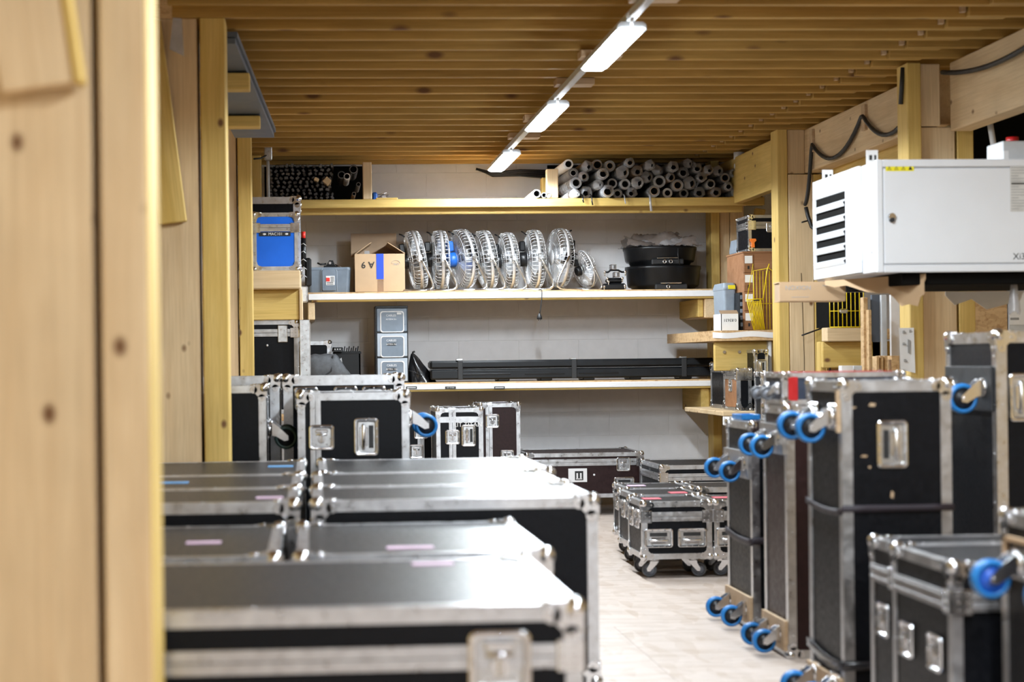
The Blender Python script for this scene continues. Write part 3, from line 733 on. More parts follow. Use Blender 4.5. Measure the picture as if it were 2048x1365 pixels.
# low cases in front of C, and the wheeled one at the frame edge
YD = 4.58; xD = PX(1903, YD, 1150); zD = PZ(1128, YD, 1905)
for lab, y0, dd in (('low black flight case with two latches facing the aisle on the right', YD, .48), ('low black flight case squeezed in front of the scuffed upright one', YD + .49, .24)):
    flight_case(lab, xD + (0 if y0 == YD else .015), y0, .10, .60, dd, zD - .10, top='black_top', t=.030, trim='alu_worn', split=(2, zD - .10 - .105), feet=.3,
        latches=[('L', .13, zD - .10 - .26), ('L', .36, zD - .10 - .26)] if y0 == YD else [('L', .12, zD - .10 - .24)], group='low cases on the right', fit=.95)
YFc = 3.88
xF = PX(2002, YFc + .6, 1050); zF = PZ(1022, YFc + .6, 1990)
F_ = flight_case('black flight case lying on its side with bright blue wheels at the right edge', xF, YFc, 0, .6, .60, zF, t=.034, trim='alu_worn', casters=[('L', .13, zF - .125), ('L', .47, zF - .125), ('L', .13, .16), ('L', .47, .16)], hub='hubblue', group='low cases on the right', fit=1.0)
MB().box(-.014, -.001, .545, .560, zF - .20, zF - .06).obj('caster_board', M_['card'], F_); MB().box(-.014, -.001, .36, .56, zF - .072, zF - .06).obj('caster_board', M_['card'], F_)
# straps
def strap(label, pts, w, mat):
    pts = [Vector(p) for p in pts]; b = MB()
    vs_ = []; t = .0025
    for p in pts: vs_ += [p + Vector((0, 0, -w / 2)), p + Vector((0, 0, w / 2))]
    b.add(vs_, [(2 * i, 2 * i + 2, 2 * i + 3, 2 * i + 1) for i in range(len(pts) - 1)], True)
    o = b.obj('strap', M_[mat]); tag(o, label, 'strap', 'straps around the upright cases')
    md = o.modifiers.new('thick', 'SOLIDIFY'); md.thickness = t; md.offset = 0; return o
xa0 = PX(1503, YA, 900)
s1 = [(xa0 - .006, YA + .475 - i * .0605, PZ(1060, YA + .46, 1455) - .004 * i * .4 - .012 * math.sin(i / 8 * PI)) for i in range(9)] + [(xa0 + .0 + i * .1, YA - .008, PZ(1082, YA, 1500) - .003 * i) for i in range(0, 5)]
strap('purple strap round the farthest upright case', s1, .032, 'strap')
s2 = [(xC - .006, YC + .41 - i * .0515, PZ(1000, YC + .4, 1592) - .0015 * i - .012 * math.sin(i / 8 * PI)) for i in range(9)] + [(xC + i * .075, YC - .008, PZ(1018, YC, 1690)) for i in range(0, 6)]
strap('dark strap round the scuffed upright case at mid height', s2, .022, 'strap')
s3 = [(xC - .008, YC + .41 - i * .0515, PZ(1283, YC + .4, 1600) - .003 * i - .012 * math.sin(i / 8 * PI)) for i in range(9)] + [(xC + i * .075, YC - .008, PZ(1333, YC, 1690)) for i in range(0, 6)]
strap('glossy black strap low round the scuffed upright case', s3, .03, 'strapshine')
# ------------------------------------------------------------------ shelves on the back wall
YS = 13.70
xs0, xs1 = PX(617, YS), PX(1440, YS)
zmid = PZ(582, YS, 1000); zmid_b = PZ(600, YS, 1000)
sh = empty('shelf', T(0, 0, 0)); tag(sh, 'middle wall shelf with white front edge that carries the fans', 'shelf', 'wall shelves')
timber('board', M_['osb'], xs0, xs1, YS, YB - .01, zmid - .02, zmid, sh, .002)
timber('front_edge', M_['white'], xs0 + .005, xs1 - .005, YS - .012, YS, zmid_b + .012, zmid - .012, sh, .003)
timber('front_rail', WY[0], xs0 + .03, xs1 - .03, YS, YS + .06, zmid_b - .004, zmid - .022, sh)
timber('bracket', WP[1], PX(617, YS), PX(631, YS), YS + .02, YB, PZ(640, YS), zmid_b - .006, sh)
timber('bracket', WP[1], PX(1412, YS), PX(1437, YS), YS + .02, YB, PZ(636, YS, 1420), zmid_b - .006, sh)
timber('bracket', WY[1], PX(1400, YS), PX(1411, YS), YS + .05, YB, PZ(634, YS, 1420), zmid_b - .006, sh)
zlow = PZ(764, YS, 1000); zlow_b = PZ(781, YS, 1000)
sl = empty('shelf', T(0, 0, 0)); tag(sl, 'bottom wall shelf with white front edge under the long black case', 'shelf', 'wall shelves')
timber('board', M_['osb'], xs0, xs1 + .02, YS, YB - .01, zlow - .02, zlow, sl, .002)
timber('front_edge', M_['white'], xs0 + .005, xs1 + .015, YS - .012, YS, zlow_b + .012, zlow - .012, sl, .003)
timber('front_rail', WY[0], xs0 + .03, xs1 - .03, YS, YS + .06, zlow_b - .004, zlow - .022, sl)
timber('bracket', WY[1], PX(1422, YS), PX(1445, YS), YS + .02, YB, PZ(826, YS, 1430), zlow_b - .006, sl)
timber('bracket', WY[1], PX(1404, YS), PX(1421, YS), YS + .05, YB, PZ(824, YS, 1430), zlow_b - .006, sl)
timber('bracket', WY[1], xs0 + .02, xs0 + .1, YS + .02, YB, zlow_b - .17, zlow_b - .006, sl)
for i, (px, s_) in enumerate(((823, ''), (901, 'KIT TITAN'), (999, ''))):
    p = P(px, 776, YS - .014)
    q = MB().box(-.042, .042, -.001, .001, -.010, .010).obj('shelf_label', M_['ink'], sl, T(p.x, YS - .0135, p.z))
    if s_: text('lettering', s_, .0125, M_['white'], q, T(0, -.0012, 0) @ FACE['F'])
    else: MB().box(-.034, .034, -.0016, -.001, -.003, .003).obj('print_line', M_['white'], q)
ztop = PZ(397, YS - .12, 1000); YU = YS - .12
su = empty('shelf', T(0, 0, 0)); tag(su, 'top wall shelf of yellow timber close under the ceiling', 'shelf', 'wall shelves')
xu0, xu1 = PX(560, YU), PX(1533, YU)
timber('board', M_['osb'], xu0, xu1, YU + .02, YB - .01, ztop - .02, ztop, su, .002)
timber('front_rail', WY[0], xu0, xu1, YU, YU + .045, PZ(414, YU, 1000), ztop - .001, su)
timber('ledger', WY[0], xu0 + .1, xu1 - .15, YU + .10, YU + .16, PZ(424, YU, 1000) - .005, PZ(414, YU, 1000) + .012, su)
for pa_, pb__ in ((730, 748), (1098, 1121)): timber('divider', WP[2], PX(pa_, YU), PX(pb__, YU), YU + .001, YU + .075, ztop, PZ(324 if pa_ < 800 else 338, YU, pa_), su)
timber('divider', WY[2], PX(1088, YB - .5), PX(1100, YB - .5), YB - .5, YB - .4, ztop, ztop + .2, su)
timber('divider', WY[2], PX(1100, YB - .3), PX(1112, YB - .3), YB - .3, YB - .22, ztop, ztop + .3, su) if False else None
# ------------------------------------------------------------------ side shelves in the left bay
YLs = 12.15
zl1 = PZ(541, YLs, 560)
ls = empty('shelf', T(0, 0, 0)); tag(ls, 'thick pale timber side shelf under the blue case', 'shelf', 'side shelves')
timber('board', WP[0], -1.2, PX(603, YLs), YLs, 13.5, PZ(578, YLs, 560), zl1, ls, .008)
timber('brace_board', WY[0], -1.2, PX(600, YLs), YLs + .12, YLs + .17, PZ(640, YLs + .1, 560), PZ(578, YLs, 560), ls)
timber('end_board', WP[2], PX(600, YLs), PX(606, YLs), YLs + .1, 13.4, PZ(660, YLs, 560), PZ(578, YLs, 560) - .002, ls, .002)
zl2 = .85
ls2 = empty('shelf', T(0, 0, 0)); tag(ls2, 'lower side shelf hidden behind the black cases on the left', 'shelf', 'side shelves')
timber('board', M_['osb'], -1.2, PX(622, YLs), YLs - .15, 13.5, zl2 - .04, zl2, ls2, .004)
for q in (-1.1, -.5): timber('leg', WP[2], q, q + .08, 12.75, 12.83, 0, zl2 - .041, ls2)
timber('leg', WP[2], -.2, -.12, 13.3, 13.38, 0, zl2 - .041, ls2)
# ------------------------------------------------------------------ side shelves in the right bay
YRs = 12.5
zr1 = PZ(661, YRs, 1490); xr_0 = PX(1428, YRs)
rs = empty('shelf', T(0, 0, 0)); tag(rs, 'curved front side shelf with white edging by the cracked post', 'shelf', 'side shelves')
poly = [(xr_0, YRs + .06), (xr_0 + .06, YRs), (4.3, YRs), (4.3, YB - .3), (xr_0, YB - .3)]
MB().prism(poly, zr1 - .075, zr1).obj('board', M_['osb'], rs)
MB().grid(lambda u, v: (xr_0 + .004 + u * .52, YRs - .004 + (.05 * (1 - min(1, u * 8)) ** 2), zr1 - .012 - v * .04 - .006 * math.sin(u * 9)), 24, 1).obj('edge_tape', M_['white'], rs)
timber('brace_board', WY[0], xr_0 + .03, 4.2, YRs + .10, YRs + .15, PZ(742, YRs, 1490), zr1 - .077, rs)
MB().cyl((xr_0 + .1, YRs + .09, PZ(704, YRs, 1490)), (xr_0 + .1, YRs + .10, PZ(704, YRs, 1490)), .012, 8).obj('bolt', M_['chrome'], rs)
MB().cyl((xr_0 + .21, YRs + .09, PZ(704, YRs, 1490)), (xr_0 + .21, YRs + .10, PZ(704, YRs, 1490)), .012, 8).obj('bolt', M_['chrome'], rs)
timber('divider', M_['white'], PX(1541, YRs), PX(1545, YRs) + .01, YRs + .05, YB - .35, PZ(760, YRs, 1540), zr1 - .078, rs)
zr2 = PZ(823, 12.35, 1480)
rs2 = empty('shelf', T(0, 0, 0)); tag(rs2, 'low side shelf of pale boards behind the farthest upright case', 'shelf', 'side shelves')
timber('board', WP[0], PX(1444, 12.35), 4.2, 12.35, 13.62, zr2 - .035, zr2, rs2)
timber('front_edge', M_['white'], PX(1444, 12.35), 3.4, 12.34, 12.352, zr2 - .1, zr2 - .036, rs2)
timber('leg', WP[2], PX(1503, 12.4), PX(1503, 12.4) + .07, 12.40, 12.47, 0, zr2 - .036, rs2)
# ------------------------------------------------------------------ goods on the middle shelf
# fans
NW = 44; RF = .235; DF = .056
def cage(b, sg, R=RF, D=DF, n=NW, r=.0022):
    for k in range(n):
        a = 2 * PI * k / n; c, s_ = math.cos(a), math.sin(a)
        b.tube([(sg * (D + .008), .06 * c, .06 * s_), (sg * D, R * .86 * c, R * .86 * s_), (sg * D * .80, R * .97 * c, R * .97 * s_), (sg * .004, R * c, R * s_)], r, 3)
    for rr, xx in ((.06, D + .008), (R * .5, D + .004), (R * .86, D)):
        b.tube([(sg * xx, rr * math.cos(2 * PI * k / 32), rr * math.sin(2 * PI * k / 32)) for k in range(32)], .0022, 4, True)
    b.lathe([(.001, D + .006), (.058, D + .006), (.058, D + .011), (.001, D + .011)], 16, axes((0, 1, 0), (0, 0, 1), (1, 0, 0)) if sg > 0 else axes((0, 0, 1), (0, 1, 0), (-1, 0, 0)))
def mk_cage(sg): return lambda b: cage(b, sg)
ME_CF = make_sub('front_cage', M_['fanwire'], mk_cage(1)); ME_CB = make_sub('rear_cage', M_['fanwire'], mk_cage(-1))
ME_RIM = make_sub('rim', M_['blade'], lambda b: b.lathe([(RF - .002, -.012), (RF + .003, -.012), (RF + .003, .012), (RF - .002, .012)], 40, axes((0, 1, 0), (0, 0, 1), (1, 0, 0)), close=True))
def _blade(b):
    def fn(u, v):
        a = -.45 + .95 * u; r = .04 + .165 * v; tw = (.5 - u) * .085 * (1.1 - .4 * v)
        return (tw, r * math.cos(a), r * math.sin(a))
    b.grid(fn, 6, 5)
ME_BLADE = make_sub('blade', M_['blade'], _blade)
def _motor(b):
    b.lathe([(.001, -.125), (.045, -.125), (.058, -.116), (.060, -.066), (.05, -.05), (.001, -.05)], 18, axes((0, 1, 0), (0, 0, 1), (1, 0, 0)))
    b.box(-.12, -.075, -.035, .035, .065, .145, .008)
ME_MOTOR = {k: make_sub('motor', M_[k], _motor) for k in ('plastic', 'fanblue')}
def fan_stand(b, R):
    pts = []
    for sy in (-1, 1):
        y = sy * (R + .016)
        arm = [(0, y, 0), (.035, y, -.06), (.085, y, -.16), (.10, y, -.20), (.098, y, -.232), (.075, y, -.250), (.03, y, -.256), (-.13, y, -.256)]
        pts.append(arm)
    b.tube(pts[0] + [(-.15, -R * .8, -.256), (-.155, 0, -.256), (-.15, R * .8, -.256)] + pts[1][::-1], .0105, 8)
def _stand(b): fan_stand(b, RF)
ME_STAND = make_sub('stand', M_['chrome'], _stand)
def _knob(b): b.cyl((0, -RF - .032, 0), (0, -RF + .002, 0), .017, 10); b.box(-.016, .016, -RF - .012, -RF + .004, -.03, .03, .004)
ME_KNOB = make_sub('pivot_knob', M_['zinc'], _knob)
ME_GRIP = make_sub('carry_handle', M_['plastic'], lambda b: b.tube([(-.06, -.02, .195), (-.08, -.01, .215), (-.098, .0, .225)], .006, 6))
def _card(b): b.box(.005, .03, -RF * .3, RF * .5, .02, .075, .006); b.lathe([(.001, .0), (.05, .0), (.055, .015), (.05, .045), (.001, .05)], 18, axes((0, 1, 0), (0, 0, 1), (1, 0, 0)))
ME_HUBF = make_sub('fan_hub', M_['blade'], _card)
def fan(label, x, y, tilt, yaw, flip=False, motor='plastic', sc=1.0):
    base = zmid + .2665 * sc
    root = empty('floor_fan', T(x, y, base) @ RZ(yaw + (PI if flip else 0)) @ Matrix.Diagonal((sc, sc, sc, 1))); tag(root, label, 'fan', 'chrome floor fans on the middle shelf')
    Mt = RY(tilt)
    head = [link('front_cage', ME_CF, root, Mt), link('rear_cage', ME_CB, root, Mt), link('rim', ME_RIM, root, Mt), link('motor', ME_MOTOR[motor], root, Mt), link('fan_hub', ME_HUBF, root, Mt), link('carry_handle', ME_GRIP, root, Mt)]
    for k in range(4): link('blade', ME_BLADE, root, Mt @ RX(k * PI / 2 + .3))
    link('stand', ME_STAND, root); link('pivot_knob', ME_KNOB, root)
    return root
FANS = [(834, -.16, .08, False, 'plastic', 1.0, 'chrome floor fan tilted back, right beside the cardboard box'), (882, -.02, .05, False, 'plastic', 1.0, 'upright chrome floor fan with a black plug hanging, second from the box'),
        (927, -.09, .30, False, 'fanblue', 1.02, 'chrome floor fan with a bright blue motor'), (974, -.13, .10, False, 'plastic', 1.0, 'chrome floor fan just right of the blue motored one'),
        (1019, -.07, .08, False, 'plastic', .96, 'chrome floor fan in the middle of the row, slightly shorter'), (1071, -.03, .07, False, 'plastic', 1.0, 'chrome floor fan whose cord hangs over the shelf edge'),
        (1121, -.04, .18, True, 'plastic', 1.02, 'chrome floor fan turned the other way with a black back'), (1169, -.26, .30, False, 'plastic', .66, 'small dark chrome fan at the right end of the row')]
for kf, (px, tl, yw, fp, mo, sc_, lab) in enumerate(FANS):
    ff = fan(lab, PX(px, 14.01), 14.01 if sc_ > .9 else 13.93, tl, yw, fp, mo, sc_)
    if kf == 1:
        MB().tube([(-.085, -.09, -.02), (-.08, -.13, -.12), (-.072, -.15, -.18), (-.07, -.15, -.2)], .004, 5).obj('flex', M_['cable'], ff); MB().lathe([(.001, .03), (.009, .028), (.02, 0), (.021, -.018), (.001, -.02)], 10, T(-.07, -.15, -.228)).obj('plug', M_['cable'], ff)
cd = empty('hanging_cable', T(0, 0, 0)); tag(cd, 'black cord with a plug hanging below the middle shelf', 'cord')
xcd = PX(1085, YS - .03)
MB().tube([(xcd - .03, YS + .1, zmid + .006), (xcd, YS + .02, zmid + .008), (xcd + .002, YS - .02, zmid + .0), (xcd, YS - .026, zmid - .08), (xcd - .012, YS - .026, zmid - .16), (xcd - .018, YS - .026, zmid - .185)], .0042, 6).obj('flex', M_['cable'], cd)
MB().lathe([(.001, .03), (.009, .028), (.02, .0), (.021, -.018), (.001, -.02)], 12, T(xcd - .019, YS - .026, zmid - .21)).obj('plug', M_['cable'], cd)
MB().cyl((xcd - .027, YS - .026, zmid - .23), (xcd - .027, YS - .026, zmid - .25), .003, 6).cyl((xcd - .011, YS - .026, zmid - .23), (xcd - .011, YS - .026, zmid - .25), .003, 6).obj('pin', M_['chrome'], cd)
# cardboard box
xb0, xb1 = PX(712, 13.75), PX(812, 13.75); hb = PZ(508, 13.75, 760) - zmid; wbx = xb1 - xb0; dbx = .40
cbx = empty('cardboard_box', T(xb0, 13.75, zmid)); tag(cbx, 'open cardboard box with blue tape, standing upside down on the shelf', 'box')
t_ = .006
MB().box(0, wbx, 0, t_, 0, hb).obj('front_side', M_['card'], cbx); MB().box(0, t_, t_, dbx, 0, hb).obj('left_side', M_['card'], cbx); MB().box(wbx - t_, wbx, t_, dbx, 0, hb).obj('right_side', M_['card'], cbx)
MB().box(0, wbx, dbx - t_, dbx, 0, hb).obj('back_side', M_['card'], cbx); MB().box(0, wbx, 0, dbx, 0, .005).obj('base', M_['card'], cbx)
MB().box(-.02, wbx - .045, 0, .005, 0, .19, .001).obj('flap', M_['card_in'], cbx, T(0, dbx, hb) @ RX(.08))
MB().box(0, .005, 0, dbx, 0, .16, .001).obj('flap', M_['card'], cbx, T(0, 0, hb) @ RY(.95))
MB().box(0, .005, 0, dbx, 0, .16, .001).obj('flap', M_['card'], cbx, T(wbx, 0, hb) @ RY(-1.0))
MB().box(.08, .12, .1, .104, hb - .1, hb + .03).obj('packing_sheet', M_['film'], cbx)
MB().box(wbx * .43, wbx * .575, -.0015, .001, hb * .34, hb + .001).obj('tape', M_['bluetape'], cbx); MB().box(wbx * .45, wbx * .57, -.001, .001, 0, hb * .34).obj('tape', M_['kraft'], cbx)
text('lettering', 'A 9', .072, M_['ink'], cbx, T(wbx * .26, -.002, hb * .72) @ FACE['F'] @ RZ(PI), bold=.0008)
text('lettering', 'LMC', .024, M_['greyink'], cbx, T(wbx * .82, -.002, hb * .73) @ FACE['F'] @ RZ(PI))
MB().tube([(.033 * math.cos(a * .3), .024 * math.sin(a * .3), 0) for a in range(0, 12)], .0012, 4, M=T(wbx * .82, -.002, hb * .75) @ FACE['F']).obj('logo_arc', M_['greyink'], cbx)
# grey plastic box with latch lid
xg0, xg1 = PX(616, 13.77), PX(704, 13.77); hg = PZ(535, 13.77, 660) - zmid
gb = empty('storage_box', T(xg0, 13.77, zmid)); tag(gb, 'grey plastic storage box with a red and white label', 'box'); wg = xg1 - xg0
MB().loft([[(x_, y_, 0) for x_, y_, z_ in rrect(wg - .02, .30, .03)], [(x_, y_, hg - .02) for x_, y_, z_ in rrect(wg, .32, .03)]], True, True, T(wg / 2, .16, 0)).obj('body', M_['frost'], gb)
MB().loft([[(x_, y_, hg - .02) for x_, y_, z_ in rrect(wg + .006, .326, .03)], [(x_, y_, hg) for x_, y_, z_ in rrect(wg, .32, .03)]], True, True, T(wg / 2, .16, 0)).obj('lid', M_['frost'], gb)
MB().loft([rrect(.11, hg - .03, .01, 3, 0), rrect(.105, hg - .035, .01, 3, .006)], False, True, T(wg / 2, -.004, hg / 2) @ FACE['F']).obj('front_panel', M_['frost'], gb)
for q in (-1, 1): MB().tube([(wg / 2 + q * .062, -.003, .012), (wg / 2 + q * .062, -.006, hg - .03), (wg / 2 + q * .05, -.008, hg - .012)], .0022, 5).obj('rib', M_['frostlight'], gb)
lb = MB().box(-.034, .034, -.001, .001, -.036, .036).obj('label_sticker', M_['paper'], gb, T(wg / 2 + .01, -.0115, hg * .48))
MB().box(-.033, -.004, -.002, 0, -.008, .022).obj('red_patch', M_['redplastic'], lb); MB().box(.004, .03, -.002, 0, -.01, .03).obj('photo_patch', M_['greyink'], lb)
for q in (-.03, -.018): MB().box(-.028, .024, -.002, 0, q, q + .005).obj('print_line', M_['ink'], lb)
cl = empty('stage_clamp', T((xg0 + xg1) / 2 + .01, 13.90, zmid + hg)); tag(cl, 'black clamp lying on the grey storage box', 'clamp')
MB().box(-.05, .06, -.02, .02, 0, .02, .004).obj('jaw', M_['plastic'], cl); MB().prism([(-.03, .02), (.04, .02), (.025, .06), (-.005, .062)], -.02, .02, FACE['F']).obj('yoke', M_['plastic'], cl)
MB().tube([(-.03, 0, .035), (-.075, -.01, .03), (-.10, -.01, .042)], .007, 6).obj('lever', M_['plastic'], cl); MB().cyl((0, -.026, .04), (0, .026, .04), .011, 8).obj('bolt', M_['chrome'], cl)
MB().tube([(.04, 0, .03), (.08, 0, .012), (.10, 0, .002)], .004, 5).obj('safety_wire', M_['chrome'], cl)
# black lighting stand pieces leaning at the left end
st = empty('microphone_stand', T(PX(612, 13.3), 13.35, zmid)); tag(st, 'folded black stand with a red tip between blue case and grey box', 'stand')
MB().cyl((-.012, 0, .18), (-.012, 0, .40), .024, 10).obj('tube', M_['plastic'], st); MB().cyl((-.010, 0, .40), (-.008, 0, .45), .016, 10).obj('tip', M_['redplastic'], st)
MB().box(.0, .05, -.02, .03, .03, .25, .014).obj('foot', M_['plastic'], st); MB().box(-.04, .02, -.02, .04, -.09, .04, .01).obj('clamp_body', M_['zinc'], st)
for k in range(5): MB().tube([(-.038 + .01 * math.cos(k), -.025, .1 + .06 * k), (-.01, -.03, .12 + .06 * k), (.014, -.02, .1 + .06 * k)], .004, 5).obj('clip', M_['zinc'], st)
# clamps on the right
cm = empty('pipe_clamp', T(PX(1232, 13.85), 13.85, zmid)); tag(cm, 'pile of black and chrome square tube clamps on the shelf', 'clamp')
MB().box(-.10, .08, -.05, .05, 0, .055, .012).obj('base_plate', M_['plastic'], cm)
MB().box(-.075, .06, -.04, .04, .055, .10, .016).obj('saddle', M_['plastic'], cm)
for (x_, z_) in ((-.018, .185), (.008, .125)):
    b = MB()
    for a_, c_, e_, f_ in ((-.02, .02, .016, .02), (-.02, .02, -.02, -.016), (-.02, -.016, -.02, .02), (.016, .02, -.02, .02)): b.box(x_ + a_, x_ + c_, -.06, .04, z_ + e_, z_ + f_)
    b.obj('square_tube', M_['chrome'], cm)
MB().tube([(-.09, -.03, .145), (-.06, -.03, .145), (-.04, -.03, .16), (.02, -.03, .16), (.05, -.03, .145), (.08, -.03, .145)], .008, 6).obj('bracket_arm', M_['plastic'], cm)
for x_, z_ in ((-.09, .145), (.075, .145), (-.07, .095), (.05, .095), (-.095, .03), (.07, .035), (-.06, .07)): MB().sphere((x_, -.045, z_), .012, 8, 5).cyl((x_, -.045, z_), (x_, -.045, z_ - .03), .005, 6).obj('bolt', M_['chrome'], cm)
# black round drums with film
YD_ = 13.90; xd0, xd1 = PX(1258, YD_), PX(1414, YD_); xm_ = (xd0 + xd1) / 2; Rd = (xd1 - xd0) / 2 * .93
z1 = PZ(531, YD_, 1330) - zmid; z2 = PZ(492, YD_, 1330) - zmid
for lab, za, zb2, R_ in (('lower black drum shaped light base on the middle shelf', 0, z1, Rd * 1.03), ('upper black drum shaped light base under the crumpled film', z1 + .001, z2, Rd)):
    dr = empty('drum_light', T(xm_ + (.02 if za == 0 else -.005), YD_ + .26, zmid + za)); tag(dr, lab, 'light fixture', 'stacked drums'); hh = zb2 - za
    MB().lathe([(.001, 0), (R_ * .8, 0), (R_ * .86, .03), (R_ * .93, .035), (R_ * .96, .05), (R_, hh - .03), (R_ * 1.02, hh - .02), (R_ * 1.02, hh), (.001, hh)], 40).obj('shell', M_['plastic'], dr)
    MB().box(-.12, .14, -R_ * .96, -R_ * .80, .004, .05, .008).obj('socket_block', M_['rubber'], dr)
    MB().box(-.08, .09, -R_ * .99, -R_ * .9, .052, .062, .003).obj('chrome_strip', M_['chrome'], dr)
    for q in (-.02, .03)[: 1 if za == 0 else 2]: MB().lathe([(.010, 0), (.016, 0), (.016, .012), (.010, .012)], 12, T(q, -R_ * .98, .028) @ FACE['F'], close=True).obj('eye_ring', M_['chrome'], dr)
MB().tube([(.1, -Rd * 1.03, .0), (.085, -Rd * 1.06, .08), (.09, -Rd * 1.02, .13)], .004, 5).obj('lead', M_['cable'], dr)
fm_ = random.Random(5)
def crumple(cx_, cy_, z0, L, W, H, seed, nu=26, nv=14):
    r = random.Random(seed); ph = [r.uniform(0, 6) for _ in range(9)]
    def fn(u, v):
        x = (u - .5) * L; y = (v - .5) * W
        z = H * (.35 + .35 * math.sin(u * 5 + ph[0]) * math.sin(v * 4 + ph[1]) + .14 * math.sin(u * 11 + ph[2]) * math.cos(v * 7 + ph[3]) + .05 * math.sin(u * 25 + ph[4] + v * 17)) * (1 - (2 * abs(v - .5)) ** 3)
        return (cx_ + x + .012 * math.sin(v * 21 + ph[5]), cy_ + y, z0 + max(.003, z) + .006 * math.sin(u * 41 + v * 33))
    return fn, nu, nv
fw = empty('plastic_film', T(0, 0, 0)); tag(fw, 'crumpled clear packing film heaped on the black drums', 'packing film')
for k, (dx, dz, L, W, H) in enumerate(((-.03, .0, .56, .45, .16), (-.04, .03, .36, .30, .19), (.12, .0, .34, .4, .13), (-.12, .0, .3, .35, .08))):
    fn, nu, nv = crumple(xm_ + dx, YD_ + .22, zmid + z2 + dz * .3 + .002, L, W, H, 20 + k); MB().grid(fn, nu, nv).obj('film_fold', M_['filmdark'] if k < 2 else M_['film'], fw)
# ------------------------------------------------------------------ blue case and the others in the left bay
xbl0, xbl1 = PX(508, YLs + .02), PX(600, YLs + .02); hbl = PZ(425, YLs, 560) - zl1
bc = flight_case('small blue flight case lettered MAC101 on the thick side shelf', xbl0, YLs + .02, zl1, xbl1 - xbl0, .40, hbl, panel='bluepanel', t=.028, trim='alu', split=(2, hbl - .105), group='flight cases on the side shelves', fit=.95, braces=True)
tp = MB().box(.05, xbl1 - xbl0 - .055, -.003, .004, hbl - .162, hbl - .135).obj('name_tape', M_['ink'], bc)
text('lettering', 'MAC101', .027, M_['white'], tp, T((xbl1 - xbl0) / 2, -.0035, hbl - .149) @ FACE['F'])
for q in (-1, 1): MB().sphere(((xbl1 - xbl0) / 2 + q * .077, -.003, hbl - .149), .011, 10, 5, (1.1, .15, .62)).obj('tape_symbol', M_['white'], tp)
Y2 = 12.62
flight_case('black flight case rising behind the blue case', PX(470, Y2), Y2, zl1, PX(604, Y2) - PX(470, Y2), .5, PZ(394, Y2, 560) - zl1, t=.05, group='flight cases on the side shelves', fit=1.15)
Y3 = 12.3; x31 = PX(597, Y3)
bk = flight_case('black flight case with a worn latch on the lower left side shelf', x31 - .5, Y3, zl2, .5, .42, PZ(641, Y3, 560) - zl2, t=.03, split=(2, PZ(666, Y3, 560) - zl2), group='flight cases on the side shelves', trim='alu_worn', fit=1.0, faces='FR')
MB().box(-.034, .034, -.012, .002, -.06, .06, .004).obj('toggle_latch', M_['zinc'], bk, T(PX(566, Y3) - (x31 - .5), 0, PZ(668, Y3, 560) - zl2))
MB().sphere((0, 0, 0), .008, 8, 5).obj('stud', M_['white'], bk, T(PX(535, Y3) - (x31 - .5), 0, PZ(691, Y3, 560) - zl2))
ra = empty('rack_profile', T(PX(600, 12.05), 12.02, zl2)); tag(ra, 'riveted aluminium upright profile beside the black side shelf case', 'profile')
hr = PZ(640, 12.05, 600) - zl2; MB().box(0, .07, 0, .05, 0, hr, .003).obj('profile', M_['zinc'], ra); 
for k in range(9): MB().cyl((.02 + .025 * (k % 2), -.002, hr - .03 - k * .045), (.02 + .025 * (k % 2), .002, hr - .03 - k * .045), .006, 6).obj('rivet', M_['chrome'], ra)
MB().box(.068, .073, -.002, .05, 0, hr - .02).obj('front_flange', M_['chrome'], ra)
# ------------------------------------------------------------------ goods on the bottom shelf
Yg = 13.87
flight_case('small black flight case with chrome corners behind the grey bag', PX(600, 14.10), 14.10, zlow, PX(662, 14.10) - PX(600, 14.10), .3, PZ(683, 14.10, 640) - zlow, t=.03, group='goods on the bottom shelf', fit=.9)
bg = empty('equipment_bag', T(PX(606, 13.75), 13.75, zlow)); tag(bg, 'soft grey nylon equipment bag on the bottom shelf', 'bag')
Lb = PX(702, 13.75) - PX(606, 13.75); hb2 = PZ(708, 13.75, 650) - zlow
def bagfn(u, v):
    a = 2 * PI * v; s_ = max(.02, min(1, (1 - u) * 3.2)) ** .5 * min(1, .75 + u)
    return (u * Lb, .14 + .14 * s_ * math.copysign(abs(math.cos(a)) ** .7, math.cos(a)), hb2 * .5 * (1.0 if u < .7 else 1 - (u - .7) * 1.6) + hb2 * .5 * s_ * (1.0 if u < .7 else 1 - (u - .7) * 1.6) * math.copysign(abs(math.sin(a)) ** .7, math.sin(a)) + .004 * math.sin(u * 23 + v * 11))
MB().grid(bagfn, 22, 22).obj('bag_body', M_['bagcloth'], bg)
MB().tube([(.02, -.004, .03), (.08, -.008, .028), (.16, -.006, .055), (.22, -.002, .10), (.235, .03, hb2 * .93)], .006, 6).obj('seam', M_['rubber'], bg)
MB().tube([(.01, -.003, .09), (.05, -.006, .092)], .0035, 6).obj('zip_pull', M_['chrome'], bg)
cr = empty('plastic_crate', T(PX(668, 14.05), 14.05, zlow)); tag(cr, 'black plastic crate of combs beside the grey bag', 'crate')
Lc = PX(721, 14.05) - PX(668, 14.05); hc = PZ(703, 14.05, 690) - zlow
MB().box(0, Lc, 0, .012, 0, hc).box(0, Lc, .25, .262, 0, hc).box(0, .012, 0, .26, 0, hc).box(Lc - .012, Lc, 0, .26, 0, hc).box(0, Lc, 0, .26, 0, .012).obj('tub', M_['plastic'], cr)
MB().box(-.006, Lc + .006, -.008, .27, hc - .02, hc - .004).obj('rim', M_['plastic_soft'], cr)
for z_ in (.05, .065): MB().box(Lc * .5, Lc - .01, -.003, .0, z_, z_ + .004).obj('rib', M_['zinc'], cr)
